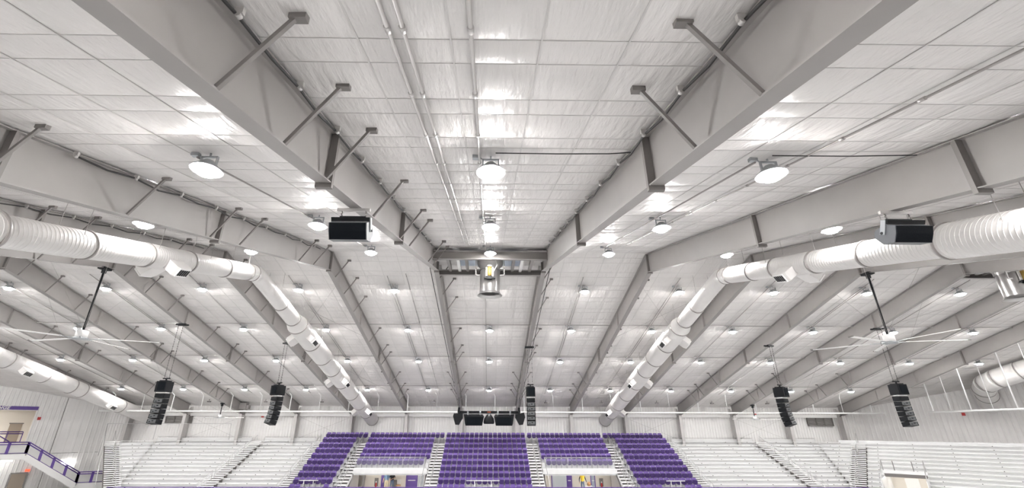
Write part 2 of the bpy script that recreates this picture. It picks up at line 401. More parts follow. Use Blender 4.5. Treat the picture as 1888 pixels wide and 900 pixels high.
# ------------------------------------------------------------------ ducts
ZD = 15.95
zd = lambda y: ZD - SL*abs(y-23.2)
def duct_section(x, ya, yb, ra, rb, pitch=.19, seam=True, f=None):
    f = f or (lambda y: (x, y, zd(y)))
    pts = []; rs = []; L = abs(yb-ya); n = max(1, int(L/pitch)) if seam else 2
    for i in range(n):
        t = i/n; y = ya+(yb-ya)*t; r = ra+(rb-ra)*t; e = .10/n
        pts.append(f(y)); rs.append(r)
        if seam:
            pts.append(f(y+(yb-ya)*.02/n)); rs.append(r)
            pts.append(f(y+(yb-ya)*.07/n)); rs.append(r+.009)
            pts.append(f(y+(yb-ya)*.13/n)); rs.append(r+.009)
            pts.append(f(y+(yb-ya)*.18/n)); rs.append(r)
            pts.append(f(y+(yb-ya)*.22/n)); rs.append(r)
    pts.append(f(yb)); rs.append(rb)
    return MB().tube(pts, rs, 32, caps=False)
def duct_outlet(parent, c, d, sgn, scale=1., dist=.72):
    """box outlet on the lower side of a duct: c centre of the duct, d its direction, sgn side"""
    d = Vector(d).normalized(); sidev = Vector((sgn*math.copysign(1, 1), 0, 0))
    lat = Vector((d.y, -d.x, 0)).normalized()*sgn
    out = (lat*math.cos(math.radians(38)) + Vector((0, 0, -1))*math.sin(math.radians(38))).normalized()
    nrm = d.cross(out).normalized(); R = Matrix((d, out, nrm)).transposed()
    ctr = Vector(c)+out*dist
    b = obj('outlet_box', MB().prism([(-.42, -.45), (.42, -.45), (.42, .22), (.30, .32), (-.30, .32), (-.42, .22)], 'z', -.21, .21).xf(Matrix.Translation(ctr) @ R.to_4x4() @ Matrix.Scale(scale, 4)), M_DUCT, parent)
    g = MB().box((0, .34, 0), (.66, .05, .40)).xf(Matrix.Translation(ctr) @ R.to_4x4() @ Matrix.Scale(scale, 4)); obj('grille_frame', g, M_WHITE, b)
    for i in range(5):
        s = MB().box((-.24+.12*i, .37, 0), (.085, .02, .28)).xf(Matrix.Translation(ctr) @ R.to_4x4() @ Matrix.Scale(scale, 4)); obj('grille_slot', s, M_BLACK, b)
def main_duct(x, label):
    t = thing('round_duct', label, 'duct', (x, 23, 9), 'round supply ducts')
    h = 0 if x < 0 else .75
    secs = [(6.5, 10.45+h, .52, .52), (10.5+h, 13.05+h, .455, .455), (13.1+h, 15.4+h, .445, .445), (15.45+h, 17.7+h, .455, .455), (17.75+h, 20.2, .44, .44), (20.25, 22.2, .44, .44),
            (24.2, 26.6, .44, .44), (26.65, 28.6, .47, .47), (28.65, 29.4, .47, .66), (29.45, 32.2, .66, .66), (32.25, 34.8, .68, .68), (34.85, 37.3, .66, .66), (37.35, 40.2, .68, .68), (40.25, 43.4, .66, .66), (43.45, 46.4, .67, .67), (46.45, 49.4, .66, .66), (49.45, 52.2, .66, .66)]
    for a, b, r0, r1 in secs: obj('duct_section', duct_section(x, a, b, r0, r1, .118 if a < 23 else .24), M_DUCT, t)
    pts = []
    for i in range(9):
        y = 22.2+2.0*i/8; u = (y-23.2); pts.append((x, y, ZD-.125-SL*abs(u)**1.0*(abs(u)/(abs(u)+.35))+.0))
    el = [(x, 22.2, zd(22.2)), (x, 22.7, zd(22.7)-.005), (x, 23.0, zd(23.0)-.015), (x, 23.2, ZD-.03), (x, 23.4, zd(23.4)-.015), (x, 23.7, zd(23.7)-.005), (x, 24.2, zd(24.2))]
    obj('elbow', MB().tube(el, .45, 32, caps=False), M_DUCT, t)
    for a, b, r0, r1 in secs:
        obj('ring', MB().tube([(x, b-.02, zd(b-.02)), (x, b+.06, zd(b+.06))], r1+.035, 32), M_DUCTR, t)
    obj('ring', MB().tube([(x, 22.72, zd(22.72)), (x, 22.78, zd(22.78))], .475, 32), M_DUCTR, t)
    for y, sgns in ((16.6+h, (1, -1)), (30.6, (1, -1)), (39.0, (1, -1)), (47.6, (1, -1))):
        sl = SL if y < 23 else -SL
        for s in sgns: duct_outlet(t, (x, y, zd(y)), (0, 1, sl), s, .95, .68 if y < 23 else .85)
    for y in (9.5, 12.5, 15.5, 18.5, 21.5, 25.5, 29, 33, 37, 41, 45, 49):
        for s in (-.45, .45): obj('hanger_wire', MB().tube([(x+s, y, zd(y)+.25), (x+s, y, zr(y)-.03)], .008, 5), M_COND, t)
main_duct(-13.1, 'long white round duct under the left half of the roof')
main_duct(13.1, 'long white round duct under the right half of the roof')
# outer left duct along the side
xo = -37.9
t = thing('round_duct', 'white round duct low at the far left above the purple stairs', 'duct', (xo, 40, 9), 'round supply ducts')
fo = lambda y: (xo, y, 8.85+.236*(51.7-y))
for a, b in ((27, 31.5), (31.55, 35.2), (35.25, 38.6), (38.65, 41.4), (41.45, 42.6), (42.65, 47.6), (47.65, 52.2)):
    obj('duct_section', duct_section(xo, a, b, .62, .62, .22, True, fo), M_DUCT, t)
    obj('ring', MB().tube([fo(b-.02), fo(b+.06)], .65, 32), M_DUCTR, t)
for y in (36.4, 45.8): duct_outlet(t, fo(y), (0, 1, -.236), 1, 1.)
# outer right duct with an elbow into the chamfered wall
pts = [Vector(p) for p in ((48.2, 31.5, 14.3), (47.1, 35.5, 13.3), (46.3, 38.3, 12.6), (45.9, 40.0, 12.15), (46.0, 41.2, 11.8), (46.7, 42.2, 11.4), (47.9, 43.2, 10.95), (49.85, 45.1, 10.26))]
t = thing('round_duct', 'white round duct bending down into the right wall', 'duct', RP(3.6, 1, 9.5), 'round supply ducts')
for i in range(len(pts)-1):
    a, b = pts[i], pts[i+1]; n = max(2, int((b-a).length/.25)); pp = []; rr = []
    for j in range(n+1):
        q = a.lerp(b, j/n); pp.append(q); rr.append(.80)
    obj('duct_section', MB().tube(pp, rr, 32, caps=True), M_DUCT, t)
    e = (b-a).normalized(); obj('ring', MB().tube([b-e*.03, b+e*.03], .83, 32), M_DUCTR, t)
duct_outlet(t, pts[2].lerp(pts[1], .5), (-.25, 1, -.25), -1, 1.1, .95)
obj('wall_collar', MB().tube([pts[-1]-(pts[-1]-pts[-2]).normalized()*.12, pts[-1]], .92, 32), M_WHITE, t)
# ------------------------------------------------------------------ exhaust fans at the ridge
def exhaust(xb, label, fx=0.):
    t = thing('exhaust_fan', label, 'exhaust fan', (xb+fx, 22.6, 14.5), 'ridge exhaust fans')
    h = D/2-.02; xc = xb
    for y, z0, z1 in ((21.4, 16.15, 16.62), (23.95, 16.15, 16.48)):
        bm = obj('support_channel', MB().box((xc, y, (z0+z1)/2), (2*h, .03, z1-z0)), M_STEELD, t)
        obj('channel_flange', MB().box((xc, y-.08, z0+.015), (2*h, .18, .03)), M_STEEL, bm); obj('channel_flange', MB().box((xc, y-.08, z1-.015), (2*h, .18, .03)), M_STEEL, bm)
    for sx in (-1, 1):
        for o in (1.3, 1.75, 2.3): obj('cross_member', MB().box((xc+sx*o, 22.7, 16.5), (.16, 2.5, .22)), M_STEEL if o != 1.75 else M_WHITE, t)
        obj('damper_panel', MB().box((xc+sx*1.15, 22.7, 16.74), (1.25, 2.3, .03)), M_SKY, t)
        obj('control_box', MB().box((xc+sx*1.35, 22.3, 16.62), (.7, .4, .2)), M_BLUE, t)
        obj('side_panel', MB().box((xc+sx*2.5, 22.7, 16.78), (1.0, 2.3, .03)), M_LINER, t)
    xc = xb+fx
    L = [(xc, 22.6, 16.62), (xc, 22.6, 16.35), (xc, 22.6, 16.18), (xc, 22.6, 15.95)]
    obj('upper_collar', MB().tube(L, [.74, .72, .60, .58], 32, caps=False), M_GALV, t)
    obj('fan_barrel', MB().tube([(xc, 22.6, 15.95), (xc, 22.6, 15.2), (xc, 22.6, 14.72)], [.55, .55, .55], 32, caps=False), M_GALV, t)
    obj('inlet_bell', MB().tube([(xc, 22.6, 14.72), (xc, 22.6, 14.66), (xc, 22.6, 14.58), (xc, 22.6, 14.56)], [.55, .58, .66, .67], 32, caps=False), M_GALV, t)
    obj('fan_hub', MB().tube([(xc, 22.6, 15.4), (xc, 22.6, 15.1)], [.16, .14], 16), M_STEELD, t)
    for i in range(6):
        a = i*math.pi/3; obj('fan_blade', MB().bar((xc, 22.6, 15.25), (xc+.5*math.cos(a), 22.6+.5*math.sin(a), 15.27), .16, .02), M_STEELD, t)
    mo = obj('motor', MB().tube([(xc-.02, 21.93, 15.95), (xc-.02, 21.93, 15.45)], .11, 16), M_YEL, t)
    obj('motor_cap', MB().tube([(xc-.02, 21.93, 15.98), (xc-.02, 21.93, 16.06)], .13, 16), M_WHITE, mo); obj('motor_base', MB().box((xc-.02, 22.0, 15.36), (.62, .12, .06)).box((xc-.02, 21.95, 15.36), (.26, .22, .16)), M_BLACK, mo)
    obj('belt_cover', MB().box((xc-.02, 22.02, 15.72), (.42, .06, .5)), M_WHITE, t)
    for sx in (-1, 1):
        obj('hanger_bracket', MB().box((xc+sx*.76, 22.1, 16.05), (.05, .06, 1.0)).box((xc+sx*.66, 22.1, 15.56), (.24, .06, .05)).box((xc+sx*.66, 22.1, 15.95), (.24, .06, .05)), M_STEEL, t)
    obj('flex_conduit', MB().tube([(xc+.1, 21.9, 16.5), (xc+.3, 21.75, 16.3), (xc+.38, 21.8, 16.05), (xc+.2, 21.88, 15.7)], .02, 6), M_WHITE, t)
exhaust(0, 'galvanised exhaust fan hanging from the ridge in the middle')
exhaust(5*D, 'galvanised exhaust fan hanging from the ridge at the right edge', -1.5)
# ------------------------------------------------------------------ large ceiling fans
def ceiling_fan(x, y, ztop, zhub, r, ph, label, grp):
    t = thing('ceiling_fan', label, 'ceiling fan', (x, y, zhub), grp)
    k = r/3.6
    obj('mount', MB().box((x, y, ztop-.06), (.34*k+.05, .5*k, .12)).box((x, y, ztop-.2), (.16, .16, .24)), M_BLACK, t)
    obj('drop_tube', MB().tube([(x, y, ztop-.1), (x, y, zhub+.3)], .05*max(k, .8), 10), M_BLACK, t)
    obj('motor', MB().tube([(x, y, zhub+.42*k), (x, y, zhub+.38*k), (x, y, zhub+.04), (x, y, zhub)], [.12*k, .26*k, .26*k, .18*k], 14), M_WHITE, t)
    obj('hub', MB().tube([(x, y, zhub+.02), (x, y, zhub-.06)], .34*k, 16), M_HOUS, t)
    for i in range(5):
        a = math.radians(ph+72*i); c, s = math.cos(a), math.sin(a)
        b = obj('blade', MB().prism([(-.085*k, -.014), (.085*k, .014), (.085*k, .03), (0, .034), (-.085*k, .006)], 'x', .75*k, r-.12*k).xf(Matrix.Translation((x, y, zhub)) @ Matrix.Rotation(a, 4, 'Z')), M_WHITE, t)
        obj('blade_root', MB().bar((x+.2*k*c, y+.2*k*s, zhub-.02), (x+.85*k*c, y+.85*k*s, zhub), .07*k, .03), M_HOUS, b)
        obj('blade_tip', MB().prism([(-.10*k, -.02), (.10*k, .01), (.10*k, .045), (-.10*k, .02)], 'x', r-.13*k, r).xf(Matrix.Translation((x, y, zhub)) @ Matrix.Rotation(a, 4, 'Z')), M_STEELD, b)
    for i in range(4):
        a = math.radians(45+90*i); obj('guy_wire', MB().tube([(x, y, zhub+.5), (x+2.2*k*math.cos(a), y+2.2*k*math.sin(a), ztop-.1)], .006, 4), M_COND, t)
ceiling_fan(-3.5*D, 22.9, zb(22.9), 12.22, 3.6, 22, 'large five-blade ceiling fan hanging at the left', 'large ceiling fans')
ceiling_fan(3.5*D, 22.95, zb(22.95), 12.22, 3.6, 60, 'large five-blade ceiling fan hanging at the right', 'large ceiling fans')
ceiling_fan(-4.5*D, 47.5, zb(47.5), 8.75, 2.4, 10, 'small distant ceiling fan above the left bleachers', 'distant ceiling fans')
ceiling_fan(4.5*D, 47.5, zb(47.5), 8.75, 2.4, 34, 'small distant ceiling fan above the right bleachers', 'distant ceiling fans')
# ------------------------------------------------------------------ loudspeakers
def line_array(x, y, yaw, label, curve=2.2):
    zt = zb(y); t = thing('line_array', label, 'loudspeaker', (x, y, 8), 'hanging line arrays')
    R = Matrix.Translation((x, y, 0)) @ Matrix.Rotation(math.radians(yaw), 4, 'Z')
    obj('beam_clamp', MB().box((0, 0, zt-.05), (.7, .12, .1)).box((0, .25, zt-.05), (.7, .1, .1)).xf(R), M_BLACK, t)
    for s in (-.16, .16):
        mb = MB(); n = int((zt-10.85)/.16)
        for i in range(n):
            z = zt-.1-(zt-10.95)*i/n; mb.box((s, 0, z-.06), (.03 if i % 2 else .012, .012 if i % 2 else .03, .13))
        obj('chain', mb.xf(R), M_CABLE, t)['kind'] = 'stuff'
    obj('fly_bar', MB().box((0, 0, 10.88), (.46, .06, .07)).box((0, 0, 10.80), (.07, .07, .16)).box((0, 0, 10.73), (.5, .5, .05)).xf(R), M_BLACK, t)
    sub = obj('subwoofer', MB().box((0, 0, 10.36), (.66, .72, .66)).xf(R), M_BLACK, t)
    obj('rear_plate', MB().box((.05, -.37, 10.38), (.46, .02, .52)).xf(R), M_BLACK2, sub)
    obj('link_bar', MB().box((0, 0, 9.99), (.60, .4, .06)).xf(R), M_ALU, t)
    p = Vector((0, .1, 9.95)); ang = 0
    for i in range(6):
        ang += math.radians(curve*(.35+.35*i)); h = .318
        Rm = Matrix.Translation(p) @ Matrix.Rotation(-ang, 4, 'X')
        c = obj('cabinet', MB().prism([(-.32, -h+.035), (.22, -h+.012), (.22, -.012), (-.32, -.035)], 'x', -.31, .31).xf(R @ Rm), M_BLACK, t)
        pl = obj('rear_panel', MB().box((0, -.325, -h/2), (.50, .02, .20)).xf(R @ Rm), M_PANELG if i > 0 else M_BLACK, c)
        if i > 0: obj('connector', MB().box((.06, -.34, -h/2+.02), (.12, .02, .05)).box((-.12, -.34, -h/2-.03), (.1, .02, .04)).xf(R @ Rm), M_BLACK2, pl)
        p = p + (Matrix.Rotation(-ang, 3, 'X') @ Vector((0, 0, -h)))
line_array(-3.5*D, 29.95, 0, 'black line array speaker stack, leftmost of the five', 1.0)
line_array(-2.5*D, 32.9, -28, 'black curved line array speaker left of the purple seats', 2.3)
line_array(.5*D, 33.4, -4, 'black line array speaker stack just right of the middle', .8)
line_array(3.5*D, 32.95, 28, 'black curved line array speaker right of the purple seats', 2.3)
line_array(4.5*D, 30.05, 0, 'black line array speaker stack, rightmost of the five', 1.0)
def near_speaker(x, y, label):
    zt = zb(y); z = zt-.50; t = thing('loudspeaker', label, 'loudspeaker', (x, y, z-.3), 'speakers hung from the near beams')
    obj('clamp_bar', MB().box((x, y, zt-.05), (.74, .06, .07)), M_CONDL, t)
    for s in (-.27, .27):
        for j in range(2): obj('chain_link', MB().tube([(x+s, y, zt-.08-j*.07), (x+s+.02, y, zt-.12-j*.07), (x+s, y, zt-.15-j*.07)], .016, 6), M_STEELD, t)
    obj('top_rail', MB().box((x, y, zt-.235), (.58, .06, .04)), M_BLACK, t)
    R = Matrix.Translation((x, y, z-.06)) @ Matrix.Rotation(math.radians(24), 4, 'X')
    obj('yoke', MB().box((0, .02, .25), (.84, .16, .09)).xf(R), M_BLACK, t)
    for s in (-1, 1): obj('yoke_arm', MB().box((s*.425, .04, .13), (.02, .12, .32)).xf(R), M_GREYB, t)
    prof = [(-.24, -.20), (-.26, 0), (-.24, .17), (.02, .20), (.26, .05), (.26, -.10), (.02, -.25)]
    b = obj('cabinet', MB().prism(prof, 'x', -.41, .41).xf(R), mat('charcoal_cabinet', (.085, .09, .10), .45), t)
    obj('grille', MB().prism([(-.255, -.19), (-.275, 0), (-.255, .165), (-.235, .165), (-.235, -.19)], 'x', -.39, .39).xf(R), M_BLACK2, b)
    for s in (-1, 1): obj('pivot_bolt', MB().tube([(s*.41, .05, 0), (s*.45, .05, 0)], .03, 8).xf(R), M_BLACK, b)
near_speaker(-D/2-.04, 8.8, 'dark wide loudspeaker hung from the left middle beam')
near_speaker(1.5*D, 8.65, 'dark wide loudspeaker hung from the second beam on the right')
t = thing('speaker_cluster', 'black speaker cluster on a truss above the middle purple seats', 'speaker cluster', (0, 45.4, 8.6))
obj('truss_bar', MB().box((0, 45.4, 9.28), (6.1, .3, .24)), M_BLACK, t)
obj('truss_label', MB().box((0, 45.23, 9.30), (.34, .02, .08)), mat('orange_tag', (.6, .15, .06), .5), t)
for s in (-1, 1):
    obj('hoist', MB().box((s*2.95, 45.4, 9.55), (.22, .2, .35)), M_BLACK, t)
    obj('hoist_chain', MB().tube([(s*2.95, 45.4, 9.7), (s*3.02, 45.5, zb(45.5)+.02)], .03, 6), M_CABLE, t)
    obj('hoist_rope', MB().tube([(s*3.32, 22.6, 16.15), (s*3.2, 34, 13.15), (s*3.02, 45.4, 9.75)], .022, 6), M_CABLE, t)
    R = Matrix.Translation((s*1.48, 45.1, 8.78)) @ Matrix.Rotation(math.radians(s*-8), 4, 'Z') @ Matrix.Rotation(math.radians(14), 4, 'X')
    b = obj('horn_box', MB().prism([(-.80, -.66), (.80, -.66), (.95, .20), (-.95, .20)], 'y', -.35, .55).xf(R), M_BLACK, t)
    obj('horn_mouth', MB().box((0, -.37, -.24), (1.5, .04, .72)).xf(R), M_BLACK2, b); obj('bracket', MB().box((-.6, 0, .46), (.12, .5, .3)).box((.6, 0, .46), (.12, .5, .3)).xf(R), M_GREYB, b)
    R = Matrix.Translation((s*3.02, 45.15, 8.92)) @ Matrix.Rotation(math.radians(s*-6), 4, 'Y') @ Matrix.Scale(.92, 4)
    b = obj('side_speaker', MB().prism([(-.46, .22), (.46, .32), (.52, -.15), (.2, -.86), (-.16, -.86), (-.5, -.08)], 'y', -.3, .4).xf(R), M_BLACK, t)
    obj('bracket', MB().box((0, 0, .5), (.2, .3, .3)).xf(R), M_BLACK, b)
obj('centre_speaker', MB().tube([(0, 45.2, 9.12), (0, 45.2, 8.95), (0, 45.2, 8.7), (0, 45.2, 8.35), (0, 45.2, 8.22)], [.16, .30, .48, .55, .48], 14), M_BLACK, t)
# ------------------------------------------------------------------ white hanging pipe
YP, ZP = 48.0, 9.38
m = thing('hanging_pipe', 'long white pipe hung across the hall before the far wall', 'pipe', (0, YP, ZP))
obj('pipe', MB().tube([(-40.2, YP, ZP), (41.6, YP, ZP)], .075, 8), M_PIPE, m)
x = -39.0; j = 0
while x < 41:
    obj('hanger', MB().tube([(x, YP, ZP), (x, YP, zr(YP)-.25), (x-.15, YP-.35, zr(YP-.35)-.03)], .048 if j % 2 == 0 else .025, 6), M_PIPE, m)
    x += D*.5; j += 1
m = thing('hanging_pipe', 'shorter white pipe hung along the right end wall', 'pipe', (42.3, 40, ZP))
obj('pipe', MB().tube([(42.6, 44.2, ZP), (41.2, 33.0, ZP)], .075, 8), M_PIPE, m)
for i in range(6):
    y = 43.6-2.0*i; xx = 42.6-(44.2-y)*.125
    obj('hanger', MB().tube([(xx, y, ZP), (xx, y, zr(y)-.3)], .048 if i % 2 == 0 else .025, 6), M_PIPE, m)
# ------------------------------------------------------------------ purple seats
ROWY = lambda i: 51.2-.876*i
ROWZ = lambda i: 6.5-.46*i
def rounded(w, h, r, n=4, bottom_r=None):
    br = bottom_r if bottom_r is not None else r; P = []
    for cx, cz, rr, a0 in ((w/2-r, h-r, r, 0), (-w/2+r, h-r, r, 90), (-w/2+br, br, br, 180), (w/2-br, br, br, 270)):
        for k in range(n+1):
            a = math.radians(a0+90*k/n); P.append((cx+rr*math.cos(a), cz+rr*math.sin(a)))
    return P
SB = MB().prism(rounded(.44, .46, .09, 3, .05), 'y', -.02, .025).xf(Matrix.Translation((0, -.02, .40)) @ Matrix.Rotation(math.radians(-17), 4, 'X'))
SB.box((0, .10, .825), (.36, .085, .035), Matrix.Rotation(math.radians(-17), 3, 'X'))
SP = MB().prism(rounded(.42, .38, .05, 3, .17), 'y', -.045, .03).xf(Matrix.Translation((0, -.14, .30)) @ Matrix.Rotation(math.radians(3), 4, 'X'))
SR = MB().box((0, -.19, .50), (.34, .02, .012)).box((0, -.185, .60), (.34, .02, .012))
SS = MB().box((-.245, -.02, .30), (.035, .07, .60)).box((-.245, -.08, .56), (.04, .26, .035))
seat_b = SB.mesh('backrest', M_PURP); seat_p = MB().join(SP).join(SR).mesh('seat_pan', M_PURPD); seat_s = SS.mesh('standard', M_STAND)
BLOCKS = {'middle block': lambda i: (-4.60, 17), 'block left of the middle': lambda i: (-12.83, 16 if i == 0 else (14 if i < 5 else 13)) if i < 6 else None,
          'block right of the middle': lambda i: ((4.14, 16) if i == 0 else ((5.22, 14) if i < 5 else (5.60, 13))) if i < 6 else None,
          'outer left block': lambda i: (-17.62, 9 if i == 0 else 7), 'outer right block': lambda i: (12.42, 13) if i == 0 else (13.50, 11)}
seats = []
for bn, fn in BLOCKS.items():
    for i in range(10):
        q = fn(i)
        if not q: continue
        x0, n = q
        for j in range(n):
            x = x0 + .502*(j+.5)
            if i == 9 and ((bn == 'middle block' and 5 <= j <= 10) or (bn == 'outer left block' and 2 <= j <= 5) or (bn == 'outer right block' and 4 <= j <= 7)): continue
            if i >= 9 and False: continue
            seats.append((i, abs(x), x, bn, j))
seats.sort(key=lambda s: (-s[0], s[1]))
rest = MB()
for n, (i, _, x, bn, j) in enumerate(seats):
    y, z = ROWY(i), ROWZ(i)
    if n < 300:
        t = thing('stadium_seat', f'purple folding seat, {ORD[9-i]} row from front, {ORD[j]} from left, {bn}', 'seat', (x, y, z), 'purple stadium seats')
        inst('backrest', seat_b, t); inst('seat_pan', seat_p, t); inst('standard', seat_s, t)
    else:
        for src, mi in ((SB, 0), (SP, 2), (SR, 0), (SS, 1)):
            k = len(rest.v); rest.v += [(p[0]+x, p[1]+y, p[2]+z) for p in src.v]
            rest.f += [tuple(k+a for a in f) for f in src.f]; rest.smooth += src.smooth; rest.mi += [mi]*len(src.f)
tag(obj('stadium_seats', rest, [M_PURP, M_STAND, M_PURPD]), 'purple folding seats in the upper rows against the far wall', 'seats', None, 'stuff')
# decks under the seats
def deck(x0, x1, rows, label, y_extra=0):
    t = thing('seating_deck', label, 'seating deck', ((x0+x1)/2, 48, ROWZ(rows)-.5), 'decks under the purple seats')
    for i in range(rows):
        y, z = ROWY(i), ROWZ(i); back = .45 if i else 1.0
        obj('tread', MB().box(((x0+x1)/2, y+.15-.44+(back-.45)/2, z-.03), (x1-x0, .876+back-.45, .06)), M_ALU, t)
        obj('riser', MB().box(((x0+x1)/2, y+.15-.44-.43, z-.23), (x1-x0, .03, .42)), M_ALUR, t)
deck(-4.66, 3.98, 11, 'stepped aluminium deck under the middle purple block')
deck(-12.90, -5.86, 6, 'stepped aluminium deck above the left passage')
deck(5.20, 12.30, 6, 'stepped aluminium deck above the right passage')
deck(-17.70, -14.10, 11, 'stepped aluminium deck under the outer left purple block')
deck(13.45, 19.08, 11, 'stepped aluminium deck under the outer right purple block')
# ------------------------------------------------------------------ aisle stairs and handrails
def aisle(x0, x1, label, rl, mid=True, rows=10):
    t = thing('aisle_stairs', label, 'stairs', ((x0+x1)/2, 47, ROWZ(rows)-.4), 'aisle stairs')
    xc = (x0+x1)/2; w = x1-x0
    for i in range(rows*2):
        k = i/2+.5; y, z = ROWY(k)+.1, ROWZ(k)
        obj('step', MB().box((xc, y, z-.07), (w, .44, .13)), M_ALU, t)
    obj('under_panel', MB().prism([(ROWY(.3), ROWZ(.8)-.25), (ROWY(rows), ROWZ(rows+.5)-.25), (ROWY(rows), ROWZ(rows+.5)-.3), (ROWY(.3), ROWZ(.8)-.3)], 'x', x0, x1), M_STEELD, t)
    for s in (x0, x1): obj('stringer', MB().prism([(ROWY(.3), ROWZ(.3)-.05), (ROWY(rows), ROWZ(rows)-.05), (ROWY(rows), ROWZ(rows)-.35), (ROWY(.3), ROWZ(.3)-.35)], 'x', s-.015, s+.015), M_ALU, t)
    h = thing('handrail', rl, 'handrail', (xc, 47, ROWZ(rows)), 'aisle handrails')
    k = .6
    while k < rows-1:
        k2 = k+2.4
        a, b = (xc, ROWY(k), ROWZ(k)), (xc, ROWY(k2), ROWZ(k2))
        obj('rail', MB().tube([a, (a[0], a[1], a[2]+.95), (b[0], b[1], b[2]+.95), b], .028, 6), M_RAIL, h)
        obj('mid_rail', MB().tube([(a[0], a[1], a[2]+.5), (b[0], b[1], b[2]+.5)], .022, 6), M_RAIL, h)
        k = k2+.5
aisle(-5.84, -4.68, 'aluminium stairs between the middle and left purple blocks', 'grey handrail on the stairs left of the middle block')
aisle(4.0, 5.18, 'aluminium stairs between the middle and right purple blocks', 'grey handrail on the stairs right of the middle block')
aisle(-14.08, -12.92, 'aluminium stairs beside the outer left purple block', 'grey handrail beside the left passage stairs')
aisle(12.32, 13.43, 'aluminium stairs beside the outer right purple block', 'grey handrail beside the right passage stairs')
# ------------------------------------------------------------------ aluminium bench bleachers
BY = lambda i: 51.4-.66*i
BZ = lambda i: 6.5-.30*i
NB = 14
def bench_row(t, a, b, back, z, i, n):
    """bench from a to b (xy), 'back' unit vector up the stand"""
    a, b, back = Vector((*a, 0)), Vector((*b, 0)), Vector((*back, 0))
    up = Vector((0, 0, 1))
    q = lambda p, o, zz: p + back*o + up*zz
    w = (b-a)
    def slab(name, o0, o1, z0, z1, mt):
        mb = MB(); P = [q(a, o0, z0), q(b, o0, z0), q(b, o1, z0), q(a, o1, z0), q(a, o0, z1), q(b, o0, z1), q(b, o1, z1), q(a, o1, z1)]
        mb.v = [tuple(p) for p in P]
        for f in ((3,2,1,0), (4,5,6,7), (0,1,5,4), (1,2,6,5), (2,3,7,6), (3,0,4,7)): mb.face(f)
        return obj(name, mb, mt, t)
    slab('bench', -.13, .13, z-.045, z, M_ALU)
    slab('foot_board', -.42, .22, z-.47, z-.43, M_ALU)
    slab('riser', .20, .225, z-.45, z-.16, M_ALUR)
    L = w.length; m = MB(); n = max(1, int(L/2.6)); d = w.normalized(); ang = math.atan2(d.y, d.x)
    for k in range(n+1):
        p = a + d*(.9+(L-1.8)*k/n) - back*.14 + up*(z-.05); m.box(p, (.06, .03, .06), Matrix.Rotation(ang, 3, 'Z'))
    o = obj('bracket', m, M_BOLT, t); o['kind'] = 'stuff'
def bleacher(x0, x1, label, mitre=None):
    t = thing('bleacher', label, 'bleacher', ((x0+x1)/2, 47, BZ(NB)-.5), 'aluminium bench bleachers')
    for i in range(NB):
        a, b = x0, x1
        if mitre == 'L': a = -(36.1-.273*i)
        if mitre == 'R': b = 36.1-.273*i
        bench_row(t, (a, BY(i)), (b, BY(i)), (0, 1), BZ(i), i, NB)
    obj('back_panel', MB().box(((x0+x1)/2, BY(0)+.42, 6.45), (x1-x0, .04, .6)), M_ALU, t)
    obj('back_rail', MB().tube([(x0, BY(0)+.38, 6.86), (x1, BY(0)+.38, 6.86)], .025, 6), M_RAIL, t)
    return t
bleacher(-36.1, -25.9, 'silver bench bleacher left of the left mid stairs', 'L')
bleacher(-24.45, -18.9, 'silver bench bleacher between left mid stairs and purple seats')
bleacher(20.2, 29.1, 'silver bench bleacher between purple seats and right mid stairs')
bleacher(30.5, 36.1, 'silver bench bleacher right of the right mid stairs', 'R')
def bl_aisle(x0, x1, label, rl, rows=NB):
    t = thing('aisle_stairs', label, 'stairs', ((x0+x1)/2, 47, BZ(rows)-.4), 'aisle stairs'); xc = (x0+x1)/2
    for i in range(rows*2):
        k = i/2; obj('step', MB().box((xc, BY(k)-.1, BZ(k)-.09), (x1-x0, .33, .085)), M_ALU, t)
    obj('under_panel', MB().prism([(BY(-.3), BZ(.2)-.3), (BY(rows), BZ(rows+.5)-.3), (BY(rows), BZ(rows+.5)-.36), (BY(-.3), BZ(.2)-.36)], 'x', x0, x1), M_STEEL, t)
    h = thing('handrail', rl, 'handrail', (xc, 47, BZ(rows)), 'aisle handrails'); k = -.2
    while k < rows-1:
        k2 = k+3.0; a, b = (xc, BY(k), BZ(k)), (xc, BY(k2), BZ(k2))
        obj('rail', MB().tube([a, (a[0], a[1], a[2]+.9), (b[0], b[1], b[2]+.9), b], .026, 6), M_RAIL, h)
        obj('mid_rail', MB().tube([(a[0], a[1], a[2]+.5), (b[0], b[1], b[2]+.5)], .02, 6), M_RAIL, h)
        k = k2+.6
bl_aisle(-25.85, -24.5, 'open metal stairs in the middle of the left bleachers', 'grey handrail in the middle of the left bleachers')
bl_aisle(-18.87, -17.73, 'open metal stairs between left bleachers and purple seats', 'grey handrail between left bleachers and purple seats')
bl_aisle(19.1, 20.17, 'open metal stairs between purple seats and right bleachers', 'grey handrail between purple seats and right bleachers')
bl_aisle(29.13, 30.45, 'open metal stairs in the middle of the right bleachers', 'grey handrail in the middle of the right bleachers')
